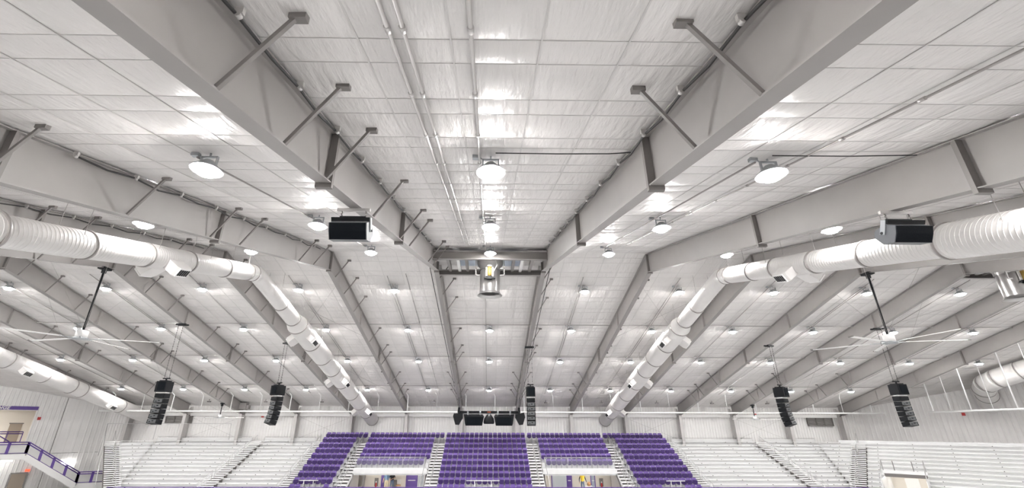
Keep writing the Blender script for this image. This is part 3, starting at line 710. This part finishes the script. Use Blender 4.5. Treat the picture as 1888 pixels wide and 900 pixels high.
# corner bleachers at 45 degrees
S0 = 87.5; U = 1/R2
def CP(sx, i, t_, z=0):   # point of row i at coordinate t along the corner row, mirrored by sx
    S = S0 - i*.66*R2
    return Vector((sx*(S + R2*t_)/2, (S - R2*t_)/2, z))
for sx, nm in ((1, 'right'), (-1, 'left')):
    back = (sx*U, U)
    t1 = thing('bleacher', f'small silver bleacher wedge beside the {nm} corner stairs', 'bleacher', CP(sx, 5, -8.6, 2), 'aluminium bench bleachers')
    t2 = thing('bleacher', 'long angled silver bleacher filling the right corner', 'bleacher', CP(sx, 5, 0, 2), 'aluminium bench bleachers') if sx > 0 else None
    st = thing('aisle_stairs', f'open metal stairs in the {nm} corner of the bleachers', 'stairs', CP(sx, 6, -7.25, 2), 'aisle stairs')
    for i in range(NB):
        xm = 36.1-.273*i; S = S0-i*.66*R2; tm = (xm-(S-xm))/R2
        z = BZ(i)
        def row(tt, ta, tb):
            a, b = CP(sx, i, ta), CP(sx, i, tb)
            if sx < 0: a, b = b, a
            bench_row(tt, (a.x, a.y), (b.x, b.y), back, z, i, NB)
        if tm < -8.05: row(t1, tm, -7.95)
        if t2:
            if i < 8: row(t2, -6.65, 8.5)
            else: row(t2, -6.65, -5.4); row(t2, -2.5, 8.5)
        for k in (i, i+.5):
            a, b = CP(sx, k, -7.9, BZ(k)-.08), CP(sx, k, -6.7, BZ(k)-.08)
            obj('step', MB().bar(a, b, .33, .065), M_ALU, st)
    a, b = CP(sx, 0, -7.3, BZ(.5)-.35), CP(sx, NB, -7.3, BZ(NB+.5)-.35); obj('under_panel', MB().bar(a, b, 1.2, .05), M_STEELD, st)
    h = thing('handrail', f'grey handrail in the {nm} corner stairs', 'handrail', CP(sx, 6, -7.3, 3), 'aisle handrails'); k = -.2
    while k < NB-1:
        k2 = k+3.0; a, b = CP(sx, k, -7.3, BZ(k)), CP(sx, k2, -7.3, BZ(k2)); e = Vector((0, 0, .9))
        obj('rail', MB().tube([a, a+e, b+e, b], .026, 6), M_RAIL, h); k = k2+.6
    if sx > 0:
        a, b = CP(1, -.62, -9, 6.45), CP(1, -.62, 8.5, 6.45); obj('back_panel', MB().bar(a, b, .04, .55), M_ALUR, t2)
# net post frame at the left end of the bleachers
m = thing('post_frame', 'thin pale post and rail frame at the left bleacher end', 'frame', CP(-1, 4, -6.5, 3))
obj('post', MB().tube([CP(-1, 1, -6.4, 5.2), CP(-1, 1, -6.4, 8.15)], .035, 6), M_RAIL, m)
obj('post', MB().tube([CP(-1, 10, -6.3, 2.2), CP(-1, 1, -6.4, 8.1)], .03, 6), M_RAIL, m)
obj('top_rail', MB().tube([CP(-1, 1, -6.4, 8.15), (-27.6, 50.2, 8.2)], .03, 6), M_RAIL, m)
obj('post', MB().tube([(-35.6, 50.4, 6.6), (-35.6, 50.4, 8.17)], .03, 6), M_RAIL, m)
obj('post', MB().tube([(-27.6, 50.4, 6.6), (-27.6, 50.2, 8.2)], .03, 6), M_RAIL, m)
# right corner passage
t = thing('passage_opening', 'white framed passage opening cut into the right corner bleacher', 'passage', CP(1, 8, -4, 1.5))
Pq = lambda tt, off, z: CP(1, 8, tt, z) + Vector((U*off, U*off, 0))
obj('header', MB().bar(Pq(-5.4, 0, 3.98), Pq(-2.5, 0, 3.98), .1, .28), M_STEELD, t); obj('header_cap', MB().bar(Pq(-5.45, -.05, 4.25), Pq(-2.45, -.05, 4.25), .12, .26), M_ALU, t)
obj('back_wall', MB().bar(Pq(-5.4, 4.2, 2.4), Pq(-2.5, 4.2, 2.4), .1, 3.2), M_BEIGE, t)
for tt in (-5.4, -2.5):
    obj('side_wall', MB().bar(Pq(tt, 4.2, 2.4), Pq(tt, -3.6, 2.4), .06, 3.0), M_ALU, t)
    obj('rail', MB().tube([Pq(tt, 0, 4.2), Pq(tt, 0, 5.25), Pq(tt, -3.4, 3.9), Pq(tt, -3.4, 2.4)], .035, 6), M_RAIL, t)
obj('rail', MB().tube([Pq(-5.4, 0, 5.2), Pq(-2.5, 0, 5.2)], .03, 6), M_RAIL, t)
for tt in (-4.6, -3.3): obj('rail_post', MB().tube([Pq(tt, 0, 4.3), Pq(tt, 0, 5.2)], .03, 6), M_STEELD, t)
obj('door_panel', MB().bar(Pq(-4.4, 4.1, 2.2), Pq(-3.4, 4.1, 2.2), .06, 2.6), M_WHITE, t)
one('hidden_passage_light', MB().bar(Pq(-4.6, 2.2, 3.72), Pq(-3.3, 2.2, 3.72), .16, .07), M_TUBEP, 'unseen light added inside the right corner passage', 'light', 'hidden passage lights')  # out of view, added to brighten the corner passage
obj('floor_slab', MB().box(Pq(-3.95, 0, 1.45), (7, 7, .1), Matrix.Rotation(-math.pi/4, 3, 'Z')), M_CONC, t)
# ------------------------------------------------------------------ passages under the purple blocks
def passage(x0, x1, nm):
    t = thing('railing_fascia', f'pale metal fascia with railing over the {nm} passage', 'fascia', ((x0+x1)/2, 46.3, 3.5), 'passage fascias')
    yf = 46.25
    obj('fascia', MB().box(((x0+x1)/2, yf, 3.97), (x1-x0, .06, .60)), M_ALUR, t)
    obj('fascia_lip', MB().box(((x0+x1)/2, yf-.05, 3.68), (x1-x0, .12, .05)), M_ALUR, t)
    obj('top_rail', MB().tube([(x0, yf, 5.2), (x1, yf, 5.2)], .035, 6), M_RAIL, t); obj('glass_panel', MB().box(((x0+x1)/2, yf, 4.68), (x1-x0-.1, .012, .95)), mat('clear_panel', (.8, .82, .84), .05, 0, None, 0, None, .07), t)
    for k in range(4):
        xx = x0+.05+(x1-x0-.1)*k/3; obj('rail_post', MB().tube([(xx, yf, 4.2), (xx, yf, 5.2)], .025, 6), M_RAIL, t)
    for xx, s in ((x0, 1), (x1, -1)):
        obj('side_rail', MB().tube([(xx, yf, 5.2), (xx, 42.6, 3.3), (xx, 42.6, 2.2)], .03, 6), M_RAIL, t)
        obj('side_wall', MB().prism([(48.2, 1.4), (44.6, 1.4), (44.6, 2.4), (46.3, 3.7), (48.2, 4.6)], 'x', xx-.02, xx+.02), M_STEEL, t)
passage(-12.86, -6.0, 'left'); passage(5.36, 12.22, 'right')
for n_, (x0, x1) in enumerate(((-14.3, -5.6), (5.0, 13.4))):
    obj('wall_passage', MB().box(((x0+x1)/2, 50.4, 3.1), (x1-x0, .1, 3.4)), M_BEIGE, kind='structure')
    obj('floor_passage', MB().box(((x0+x1)/2, 47.4, 1.86), (x1-x0, 5.9, .2)), M_CONC, kind='structure')
    obj('ceiling_passage', MB().box(((x0+x1)/2, 48.4, 3.78), (x1-x0, 3.6, .06)), M_WHITE, kind='structure')
for px_ in (-13.6, -12.7, 12.6):
    one('steel_post', MB().box((px_, 49.6, 2.75), (.22, .22, 1.95)), M_STEEL, {-13.6: 'grey post at the outer end of the left passage', -12.7: 'grey post beside the left extinguisher', 12.6: 'grey post beyond the right extinguisher'}[px_], 'post')
for nm_, xx in (('left', -9.4), ('right', 8.8)):
    for k_ in (-1.8, 1.8):
        one('hidden_passage_light', MB().box((xx+k_, 48.0, 3.68), (1.2, .16, .07)), M_TUBEP, f'unseen light added under the deck of the {nm_} passage, {side(k_)} one', 'light', 'hidden passage lights')  # unseen lamps added behind the fascias to brighten the passage interiors
def door(n, x0, x1, y, z0, z1, mt, bar=True, frame=M_PURPP):
    t = bpy.data.objects.new(f'door_{n}', None); COL.objects.link(t); t.location = ((x0+x1)/2, y, z0); ABS[t.name] = Vector(t.location); t['kind'] = 'structure'
    obj('leaf', MB().box(((x0+x1)/2, y, (z0+z1)/2), (x1-x0, .05, z1-z0)), mt, t)
    for xx in (x0-.05, x1+.05): obj('frame', MB().box((xx, y, (z0+z1)/2), (.08, .1, z1-z0)), frame, t)
    if bar: obj('push_bar', MB().box(((x0+x1)/2, y-.07, z0+1.0), ((x1-x0)*.75, .06, .06)), M_ALU, t)
ony = lambda px: (px-905.5)/860*1.0   # tangent of the bearing, used to place the doors at y = 50.3
dx = lambda px, y=50.3: (px-903.4)/ (F/ (math.cos(PITCH)*1.0) ) * (y*1.0) * 1.0
door(1, -8.43, -7.40, 50.3, 1.8, 3.75, M_PURPP); door(2, 6.6, 8.12, 50.3, 1.8, 3.75, M_GLASS, False); door(3, 8.17, 8.55, 50.3, 1.8, 3.75, M_PURPP); door(4, 10.66, 10.97, 50.3, 1.8, 3.75, M_BLUE); door(5, -7.25, -6.7, 50.3, 1.8, 3.75, M_GLASS, False, M_WHITE)
m = MB().box((-10.91, 50.25, 2.75), (.30, .12, 1.9)); one('door_post', m, M_PURPP, 'purple door post behind the standing people', 'door post')
def cabinet(x, nm):
    t = thing('extinguisher_cabinet', f'small wall cabinet with red extinguisher in the {nm} passage', 'cabinet', (x, 50.3, 2.1), 'extinguisher cabinets')
    obj('box', MB().box((x, 50.28, 2.63), (.36, .12, .75)), M_STEELD, t); obj('cylinder', MB().tube([(x, 50.2, 2.2), (x, 50.2, 2.5), (x, 50.2, 2.58)], [.08, .08, .03], 10), M_RED, t); obj('gauge', MB().box((x, 50.19, 2.66), (.12, .05, .12)), M_WHITE, t)
cabinet(-11.55, 'left'); cabinet(11.67, 'right')
m = MB().box((-9.60, 49.9, 2.55), (.42, .4, .6)).box((-9.60, 49.9, 2.05), (.36, .34, .5)); one('trash_bin', m, M_STEELD, 'dark grey bin beside the person in black', 'bin')
t = thing('side_chair', 'pale chair with orange seat behind the people', 'chair', (-9.2, 49.9, 1.8))
obj('seat', MB().box((-9.2, 49.9, 2.38), (.42, .42, .06)), mat('orange_seat', (.75, .40, .12), .5), t); obj('backrest', MB().box((-9.2, 50.1, 2.7), (.40, .05, .4)), M_WHITE, t)
for a in (-.18, .18):
    for b in (-.18, .18): obj('leg', MB().tube([(-9.2+a, 49.9+b, 1.8), (-9.2+a, 49.9+b, 2.36)], .015, 6), M_RAIL, t)
t = thing('side_table', 'white side table with brown bag in the right passage', 'table', (10.0, 49.2, 1.8))
obj('table_top', MB().box((10.0, 49.2, 2.42), (.9, .6, .05)), M_WHITE, t)
for a in (-.4, .4):
    for b in (-.25, .25): obj('leg', MB().tube([(10.0+a, 49.2+b, 1.8), (10.0+a, 49.2+b, 2.4)], .02, 6), M_RAIL, t)
m = MB().tube([(10.12, 49.05, 2.445), (10.12, 49.05, 2.62), (10.1, 49.05, 2.76), (10.08, 49.05, 2.82)], [.16, .20, .14, .05], 12); one('bag', m, mat('brown_bag', (.42, .22, .10), .7), 'brown bag on the white side table', 'bag')
# people in the passages (bodies grown from a skeleton)
def person(loc, label, skel, mats, classify, facing=0.):
    V, E, Rr = skel
    me = bpy.data.meshes.new('person'); me.from_pydata(V, E, []); o = bpy.data.objects.new('person', me); COL.objects.link(o)
    md = o.modifiers.new('skin', 'SKIN'); md.use_smooth_shade = True
    for i, r in enumerate(Rr):
        sv = me.skin_vertices[0].data[i]; sv.radius = (r if isinstance(r, tuple) else (r, r)); sv.use_root = (i == 0)
    sb = o.modifiers.new('sub', 'SUBSURF'); sb.levels = 1; sb.render_levels = 1
    dg = bpy.context.evaluated_depsgraph_get(); ev = o.evaluated_get(dg); nm = bpy.data.meshes.new_from_object(ev)
    bpy.data.objects.remove(o); bpy.data.meshes.remove(me)
    nm.name = 'person'
    nm.materials.clear()
    for m_ in mats: nm.materials.append(m_)
    for p in nm.polygons: p.material_index = classify(p.center); p.use_smooth = True
    o = bpy.data.objects.new('person', nm); COL.objects.link(o); o.location = loc; o.rotation_euler = (0, 0, math.radians(facing))
    return tag(o, label, 'person', 'people in the passages')
def skel(arm_l, arm_r, leg=.12, stride=0.):
    V = [(0, 0, .95), (0, 0, 1.15), (0, 0, 1.38), (0, 0, 1.50), (0, 0, 1.58), (0, -.02, 1.70), (0, -.02, 1.78)]
    Rr = [(.17, .12), (.155, .105), (.19, .11), (.09, .08), (.055, .055), (.085, .10), (.06, .07)]
    E = [(0, 1), (1, 2), (2, 3), (3, 4), (4, 5), (5, 6)]
    for s in (-1, 1):
        b = len(V); st = stride*s
        V += [(s*.10, 0, .85), (s*leg, -.02+st*.5, .48), (s*leg, st, .09), (s*leg, st-.16, .04)]; Rr += [.10, .07, .05, (.045, .035)]; E += [(0, b), (b, b+1), (b+1, b+2), (b+2, b+3)]
        b = len(V); A = arm_l if s < 0 else arm_r
        V += [(s*.20, 0, 1.40)]+list(A); Rr += [.065, .05, .036, .038, .022]; E += [(2, b)]+[(b+i, b+i+1) for i in range(4)]
        h = Vector(A[2]); w = (h-Vector(A[1])).normalized()
        for f in (-.03, .03):      # thumb side and finger side of the hand
            V.append(tuple(h + w*.05 + Vector((0, f*1.3, 0)))); Rr.append(.012); E.append((b+3, len(V)-1))
    return V, E, Rr
SK = mat('skin', (.55, .33, .24), .5); HAIR = mat('brown_hair', (.10, .06, .04), .6)
def cls(sleeve, waist=.97):
    def f(c):
        if c.z > 1.70: return 3
        if c.z > 1.52: return 2
        if c.z < .08: return 4
        if abs(c.x) > .215 or c.y < -.16: return 0 if (sleeve and c.z > sleeve) else (2 if c.z > .6 else 1)
        return 0 if c.z > waist else 1
    return f
SHOE = mat('dark_shoe', (.05, .045, .04), .5); KHA = mat('khaki_cloth', (.52, .44, .30), .8); DEN = mat('denim_cloth', (.10, .14, .22), .8); BLU = mat('blue_shirt', (.13, .21, .33), .8); BLK = mat('black_shirt', (.012, .012, .014), .8); YSH = mat('yellow_vest', (.80, .55, .04), .7)
person((-10.22, 49.0, 1.96), 'person in a blue shirt and khaki trousers in the left passage', skel([(-.30, 0, 1.14), (-.35, -.05, .90), (-.36, -.06, .82), (-.36, -.07, .75)], [(.28, 0, 1.13), (.30, -.05, .88), (.30, -.06, .80), (.30, -.07, .73)]), [BLU, KHA, SK, HAIR, SHOE], cls(1.15), 8)
person((-9.72, 49.2, 1.96), 'person in a black shirt and jeans with a bent arm', skel([(-.27, -.02, 1.15), (-.14, -.24, 1.02), (-.06, -.27, 1.03), (0, -.28, 1.03)], [(.32, -.04, 1.18), (.12, -.26, 1.12), (.04, -.28, 1.08), (-.02, -.28, 1.05)], .10, .14), [BLK, DEN, SK, HAIR, SHOE], cls(1.2), -10)
person((9.42, 48.7, 1.96), 'person in a yellow vest and black sleeves in the right passage', skel([(-.31, 0, 1.14), (-.33, -.08, .90), (-.33, -.1, .82), (-.33, -.11, .75)], [(.31, 0, 1.14), (.36, -.10, .92), (.37, -.13, .84), (.37, -.15, .78)]), [YSH, DEN, SK, HAIR, SHOE, BLK], lambda c: (3 if c.z > 1.7 else 2 if c.z > 1.52 else 4 if c.z < .08 else 5 if (abs(c.x) > .22 and c.z > .88) else 2 if abs(c.x) > .24 and c.z > .6 else 0 if c.z > .93 else 1), 0)
# ------------------------------------------------------------------ purple front railing
t = thing('front_railing', 'long low purple railing along the front of the stands', 'railing', (0, 41.4, 2.0))
ZF = 3.18
obj('walkway', MB().box((0, 41.6, 2.0), (66, 2.0, .12)), M_CONC, t)
obj('top_rail', MB().tube([(-32, 41.4, ZF-.02), (32.5, 41.4, ZF+.02)], .04, 6), M_PURPP, t)
x = -30.5
while x < 32:
    obj('post', MB().box((x, 41.4, (ZF+2.05)/2), (.10, .05, ZF-2.05)), M_PURPP, t)
    x += 2.45
for cx in (-.5, -16.1, 16.9):
    h = thing('short_guard_rail', f'short white guard rail before the {"middle" if abs(cx) < 1 else "outer "+side(cx)} purple seats', 'railing', (cx, 43.8, 2.3), 'white guard rails')
    w = 1.5 if abs(cx) < 1 else .85
    obj('rail', MB().tube([(cx-w, 43.75, 3.45), (cx+w, 43.75, 3.45)], .04, 6), M_WHITE, h)
    for s in (-.5, .5): obj('post', MB().tube([(cx+w*s, 43.75, 2.4), (cx+w*s, 43.75, 3.45)], .035, 6), M_WHITE, h)
# ------------------------------------------------------------------ left side: lounge, purple stairs
m = MB(); m.bar(LP(LO0, -4, 7.7), LP(LO1+1.0, -4, 7.7), .1, 3.6); obj('wall_lounge_back', m, M_BEIGE, kind='structure')
m = MB(); m.bar(LP(LO1+.02, 0, 7.7), LP(LO1+.02, -4, 7.7), .06, 3.44); obj('wall_lounge_side', m, M_BEIGE, kind='structure')
m = MB(); m.bar(LP((LO0+LO1)/2, .0, LZ0-.06), LP((LO0+LO1)/2, -4, LZ0-.06), LO1-LO0, .1); obj('floor_lounge', m, M_CONC, kind='structure')
m = MB(); m.bar(LP((LO0+LO1)/2, .0, LZ1+.04), LP((LO0+LO1)/2, -4, LZ1+.04), LO1-LO0, .06); obj('ceiling_lounge', m, M_WHITE, kind='structure')
m = MB(); m.bar(LP(-4.6, -2, LZ1-.02), LP(-3.2, -2, LZ1-.02), .9, .04); one('ceiling_panel_light', m, M_TUBEP, 'flat lit ceiling panel inside the lounge', 'light')
t = bpy.data.objects.new('door_7', None); COL.objects.link(t); t.location = LP(.2, -3.95, LZ0); ABS[t.name] = Vector(t.location); t['kind'] = 'structure'
obj('leaf', MB().bar(LP(-.55, -3.92, LZ0+1.06), LP(.40, -3.92, LZ0+1.06), .05, 2.1), M_DOOR, t); obj('frame', MB().bar(LP(-.62, -3.93, LZ0+2.15), LP(.47, -3.93, LZ0+2.15), .08, .1), M_STEELD, t)
obj('light_switch', MB().bar(LP(-1.05, -3.93, LZ0+1.3), LP(-.9, -3.93, LZ0+1.3), .03, .2), M_WHITE, t)
t = thing('lounge_sign', 'purple sign board over the lounge opening at far left', 'sign', LP(-1.9, .08, 9.43))
obj('board', MB().bar(LP(LO0, .06, 9.60), LP(1.1, .06, 9.60), .08, .34), M_PURPP, t)
cu = bpy.data.curves.new('lettering', 'FONT'); cu.body = 'LOUNGE'; cu.size = .40; cu.offset = .012; cu.extrude = .008; cu.shear = .25; cu.align_x = 'RIGHT'; cu.align_y = 'CENTER'; cu.space_character = 1.05
to = bpy.data.objects.new('lettering', cu); COL.objects.link(to)
dg = bpy.context.evaluated_depsgraph_get(); lm = bpy.data.meshes.new_from_object(to.evaluated_get(dg)); bpy.data.objects.remove(to); lm.materials.clear(); lm.materials.append(M_WHITE)
lo = inst('lettering', lm, t); lo.location = LP(-.98, .12, 9.60) - ABS[t.name]; lo.rotation_euler = (math.pi/2, 0, math.pi/4)
# stairs: polyline in the plane 3.5 m off the wall
OFF0, OFF1 = 1.3, 3.5
prof = [(-6, 5.44), (1.28, 5.44), (5.6, 2.60), (8.0, 2.55)]
t = thing('purple_stair', 'white stair with purple railings descending at the far left', 'stair', LP(3, 2.5, 2.0))
for (ta, za), (tb, zb_) in zip(prof, prof[1:]):
    obj('stringer', MB().bar(LP(ta, OFF1, za-.24), LP(tb, OFF1, zb_-.24), .10, .50, (0, 0, 1)), M_WHITE, t)
    if za == zb_ or abs(za-zb_) < .1: obj('landing', MB().bar(LP(ta, (OFF0+OFF1)/2, za-.05), LP(tb, (OFF0+OFF1)/2, zb_-.05), OFF1-OFF0, .08), M_CONC, t)
    else:
        for i in range(16):
            f = (i+.5)/16; obj('step', MB().bar(LP(ta+(tb-ta)*f, OFF0, za+(zb_-za)*f-.05), LP(ta+(tb-ta)*f, OFF1, za+(zb_-za)*f-.05), .30, .05), M_CONC, t)
def rail_run(t, P, off, n_posts, panel=True, wide=.22):
    for (ta, za), (tb, zb_), n in zip(P, P[1:], n_posts):
        for h, r in ((1.02, .05), (.84, .05), (.08, .03)):
            obj('rail', MB().tube([LP(ta, off, za+h), LP(tb, off, zb_+h)], r, 6), M_PURPP, t)
        for i in range(n+1):
            f = i/n; tt, zz = ta+(tb-ta)*f, za+(zb_-za)*f
            obj('post', MB().bar(LP(tt, off, zz), LP(tt, off, zz+1.0), wide, .05, (1, -1, 0)), M_PURPP, t)
            if panel and i < n:
                g = (i+1)/n; t2, z2 = ta+(tb-ta)*g, za+(zb_-za)*g
                mb = MB(); mb.v = [tuple(LP(tt+.08, off, zz+.1)), tuple(LP(t2-.08, off, z2+.1)), tuple(LP(t2-.08, off, z2+.84)), tuple(LP(tt+.08, off, zz+.84)),
                                   tuple(LP(tt+.08, off-.01, zz+.1)), tuple(LP(t2-.08, off-.01, z2+.1)), tuple(LP(t2-.08, off-.01, z2+.84)), tuple(LP(tt+.08, off-.01, zz+.84))]
                for q in ((0,1,2,3), (7,6,5,4), (0,4,5,1), (1,5,6,2), (2,6,7,3), (3,7,4,0)): mb.face(q)
                obj('infill_panel', mb, M_MESH, t)
rail_run(t, [(-3.9, 5.44), (1.28, 5.44), (5.6, 2.60), (7.8, 2.55)], OFF1, (4, 4, 2))
g = thing('lounge_guard_rail', 'purple guard rail before the lounge opening', 'railing', LP(-1.5, .6, LZ0))
rail_run(g, [(-4.6, LZ0+.35), (.62, LZ0+.35)], .7, (5,), False, .07)
obj('slab', MB().bar(LP(-5, .45, LZ0+.2), LP(.75, .45, LZ0+.2), .8, .25), M_WHITE, g)
obj('upper_rail', MB().tube([LP(-.1, 2.6, 6.5), LP(-1.6, 2.6, 7.5)], .05, 6), M_PURPP, g)
# below the landing
t = bpy.data.objects.new('door_6', None); COL.objects.link(t); t.location = LP(1.2, .1, 1.4); ABS[t.name] = Vector(t.location); t['kind'] = 'structure'
obj('leaf', MB().bar(LP(.9, .06, 2.45), LP(1.95, .06, 2.45), .05, 2.1), M_DOOR, t); obj('frame', MB().bar(LP(.8, .07, 3.55), LP(2.05, .07, 3.55), .08, .12), M_STEEL, t)
for tt in (.8, 2.05): obj('frame', MB().bar(LP(tt, .07, 1.4), LP(tt, .07, 3.5), .1, .08, (1, -1, 0)), M_STEEL, t)
m = MB().bar(LP(1.75, .15, 3.78), LP(2.1, .15, 3.78), .06, .2); one('exit_sign', m, M_EXIT, 'small red exit sign under the purple stair', 'exit sign')
m = MB().bar(LP(-2.6, 1.0, 4.75), LP(.6, 1.0, 4.75), .18, .10); one('strip_light', m, M_TUBE, 'bright strip light under the purple stair landing', 'light')
m = MB().bar(LP(4.3, .12, 4.30), LP(5.3, .12, 4.30), .18, .12); one('wall_strip_light', m, M_TUBE, 'bright strip light on the wall behind the purple stair', 'light')
obj('wall_stair_base', MB().bar(LP(-6, OFF1-.05, 1.1), LP(8, OFF1-.05, 1.1), .1, 2.2), M_WHITE, kind='structure')
# ------------------------------------------------------------------ small wall items
def alarm(p, R, label): one('fire_alarm', MB().box(p, (.26, .08, .28), R), M_RED, label, 'fire alarm', 'red fire alarms')
alarm(LP(1.41, .08, 8.62), Matrix.Rotation(math.pi/4, 3, 'Z'), 'red fire alarm box beside the lounge opening')
alarm(RP(1.3, .08, 9.28), Matrix.Rotation(-math.pi/4, 3, 'Z'), 'red fire alarm box on the right corner wall')
alarm(Vector((30.3, 52.25, 9.35)), None, 'red fire alarm on the wall behind the right distant fan'); alarm(Vector((-25.4, 52.25, 9.0)), None, 'red fire alarm on the wall left of the curved speaker'); alarm(Vector((-11.85, 52.25, 9.15)), None, 'red fire alarm beside the left duct end')
def louver(x0, x1, z0, z1, label):
    t = thing('wall_louver', label, 'louver', ((x0+x1)/2, 52.2, z0), 'wall louvers')
    y = 52.2
    for (a, b, c, d) in ((x0, x1, z0, z0+.09), (x0, x1, z1-.09, z1)): obj('frame', MB().box(((a+b)/2, y, (c+d)/2), (b-a, .2, d-c)), M_STEELD, t)
    for k in range(4):
        xx = x0+(x1-x0)*k/3; obj('mullion', MB().box((xx, y, (z0+z1)/2), (.08, .2, z1-z0)), M_STEELD, t)
    for k in range(5):
        zz = z0+.12+(z1-z0-.24)*k/4; obj('slat', MB().box(((x0+x1)/2, y+.02, zz), (x1-x0-.1, .12, .09), Matrix.Rotation(.5, 3, 'X')), M_STEEL, t)
    obj('back_plate', MB().box(((x0+x1)/2, y+.1, (z0+z1)/2), (x1-x0, .02, z1-z0)), M_STEEL, t)
louver(36.1, 38.9, 8.12, 9.05, 'grey slatted wall louver behind the right speakers'); louver(-36.0, -33.2, 8.22, 9.1, 'grey slatted wall louver behind the left speakers')
one('unit_heater', MB().box((-27.0, 50.9, 10.0), (.75, .6, .65)).box((-26.5, 50.9, 9.9), (.25, .4, .4)), M_STEEL, 'boxy grey unit heater at the beam end, far left', 'heater')
for x in (-33.53, -30.5, -27.4):   # cross braces on the wall of the left bay
    pass
for sx, nm in ((-1, 'left'), (1, 'right')):
    for b in (3, 5):
        rod((sx*(b-.5)*D, 52.15, 9.0), (sx*(b+.5)*D, 52.15, 6.6), f'thin wall brace rod falling outward, bay {ORD[b-1]} to the {nm}'); rod((sx*(b+.5)*D, 52.12, 9.0), (sx*(b-.5)*D, 52.12, 6.6), f'thin wall brace rod falling inward, bay {ORD[b-1]} to the {nm}')
